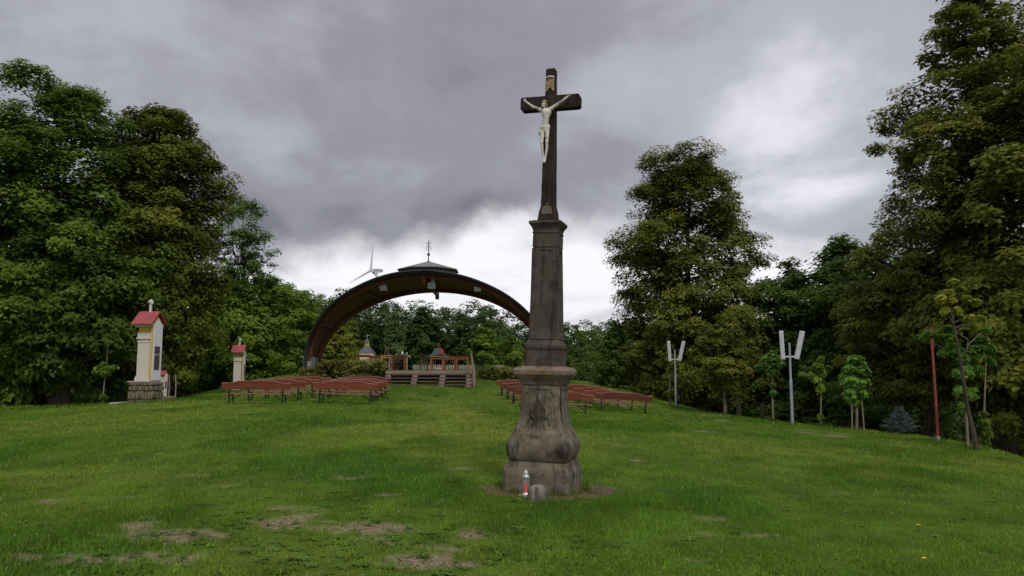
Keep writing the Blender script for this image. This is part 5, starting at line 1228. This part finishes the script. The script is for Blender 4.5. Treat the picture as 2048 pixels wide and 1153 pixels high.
# blue spruce
g, H = at_top(1801, 26.3, 812); sp_ = empty('blue_spruce', g); tag(sp_, 'little blue-grey spruce right of the staked maple', 'tree')
rs = np.random.default_rng(71); VV, FF, CC = [], [], []; b = 0; tw = MB(); tw.tube([(0,0,-.2), (0,0,H)], [.03,.006], 7)
for lev in range(18):
    z = .05*H+.88*H*lev/17; rad = .58*(1-lev/18.5)*(1+.12*math.sin(lev*2.3)); nb = 8 if lev < 12 else 6
    for j in range(nb):
        a = 2*math.pi*j/nb+lev*.6+rs.uniform(-.15, .15); L = rad*rs.uniform(.8, 1.1); d = Vector((math.cos(a), math.sin(a), rs.uniform(.05, .45))); tip = Vector((0,0,z))+d*L; tw.tube([(0,0,z), tip], [.008,.003], 4, cap=False)
        for m_ in range(int(20+70*L)):
            t = rs.uniform(.15, 1); q = Vector((0,0,z)).lerp(tip, t); s = Vector((-d.y, d.x, rs.uniform(-.4, .6))).normalized()*(1 if rs.uniform() < .5 else -1); l = rs.uniform(.05, .12)*(1.15-.5*t)+.02
            e_ = q+(s*.8+d*.6).normalized()*l; w = Vector((rs.uniform(-1, 1), rs.uniform(-1, 1), rs.uniform(-1, 1))).normalized()*.006
            VV += [tuple(q-w), tuple(q+w), tuple(e_+w*.5), tuple(e_-w*.5)]; FF.append((b, b+1, b+2, b+3)); b += 4
            f = rs.uniform(0, 1); CC += [np.array(SPRUCE[0])*(1-f)+np.array(SPRUCE[1])*f]*4
np_mesh('needles', np.array(VV), np.array(FF), M['leaf'], sp_, attr=np.array(CC)); tw.build('trunk', M['bark'], sp_)
# two yellow flowers and a tuft in the lawn
M['petal'] = simple('yellow_petal', (.75, .42, .02), .6, .15)
for k, (px, Y) in enumerate(((1838, 8.6), (1849, 6.95))):
    g = ground_at(px, Y); o = empty('dandelion', g); tag(o, ('yellow flower further up the right side of the lawn', 'yellow flower nearest the viewer in the right of the lawn')[k], 'flower')
    MB().tube([(0,0,-.02), (.004,0,.05), (0,0,.075)], .0025, 5).build('stem', M['green_roof'], o)
    mb = MB()
    for j in range(12): a = j*math.pi/6; mb.bar((0,0,.075), (.02*math.cos(a), .02*math.sin(a), .083), .008, .002)
    mb.ball((0,0,.077), (.009,.009,.006)); mb.build('flower_head', M['petal'], o)

# longer grass the mower leaves round feet and posts
def tufts(spots, seed):
    rng = np.random.default_rng(seed); parts = []
    for (x0, y0, r, k, h) in spots:
        x = x0+rng.normal(0, r, k); y = y0+rng.normal(0, r*.8, k); z = terrain(x, y)-.01; w = .0022+.00028*y0
        a = rng.uniform(0, 2*np.pi, k); hh = h*rng.uniform(.4, 1.2, k)*np.exp(-(((x-x0)/(2.2*r))**2+((y-y0)/(2.2*r))**2)); l = hh*rng.uniform(.1, .6, k); q = rng.uniform(0, 2*np.pi, k)
        V = np.stack([np.c_[x-np.cos(a)*w, y-np.sin(a)*w, z], np.c_[x+np.cos(a)*w, y+np.sin(a)*w, z], np.c_[x+np.cos(q)*l, y+np.sin(q)*l, z+hh]], 1).reshape(-1, 3)
        parts.append((V, np.arange(3*k).reshape(-1, 3), np.repeat(gcolor(x, y)*rng.uniform(.55, 1.4, (k, 1)), 3, 0)))
    return joined(parts)
spots = []
for o in bpy.data.objects:
    if o.parent is None and o.get('category') == 'bench':
        c, s_ = math.cos(o.rotation_euler.z), math.sin(o.rotation_euler.z)
        for u in (-.95, -.4, .1, .6, .95): spots.append((o.location.x+u*c+.25*s_, o.location.y+u*s_-.25*c, .16, 90, .15))
    elif o.parent is None and o.get('category') in ('loudspeaker', 'pole', 'post') or o.name.startswith(('young_tree', 'young_lime', 'blue_spruce')): spots.append((o.location.x, o.location.y, .16, 130, .20))
    elif o.parent is None and o.get('category') == 'shrine':
        for u in range(9): spots.append((o.location.x-.6+.17*u, o.location.y-.62, .10, 70, .16))
for u in range(16):                                                       # weeds and grass against the plinth sides
    a = rw.uniform(0, 2*math.pi); spots.append((CROSS.x+.56*math.cos(a)*1.08, CROSS.y+.56*math.sin(a)*1.08, .05, 40, .10))
V, F, C = tufts(spots, 81)
tag(np_mesh('uncut_grass', V, F, M['blade'], attr=C), 'longer uncut grass round bench legs, poles and plinths', 'grass', kind='stuff')
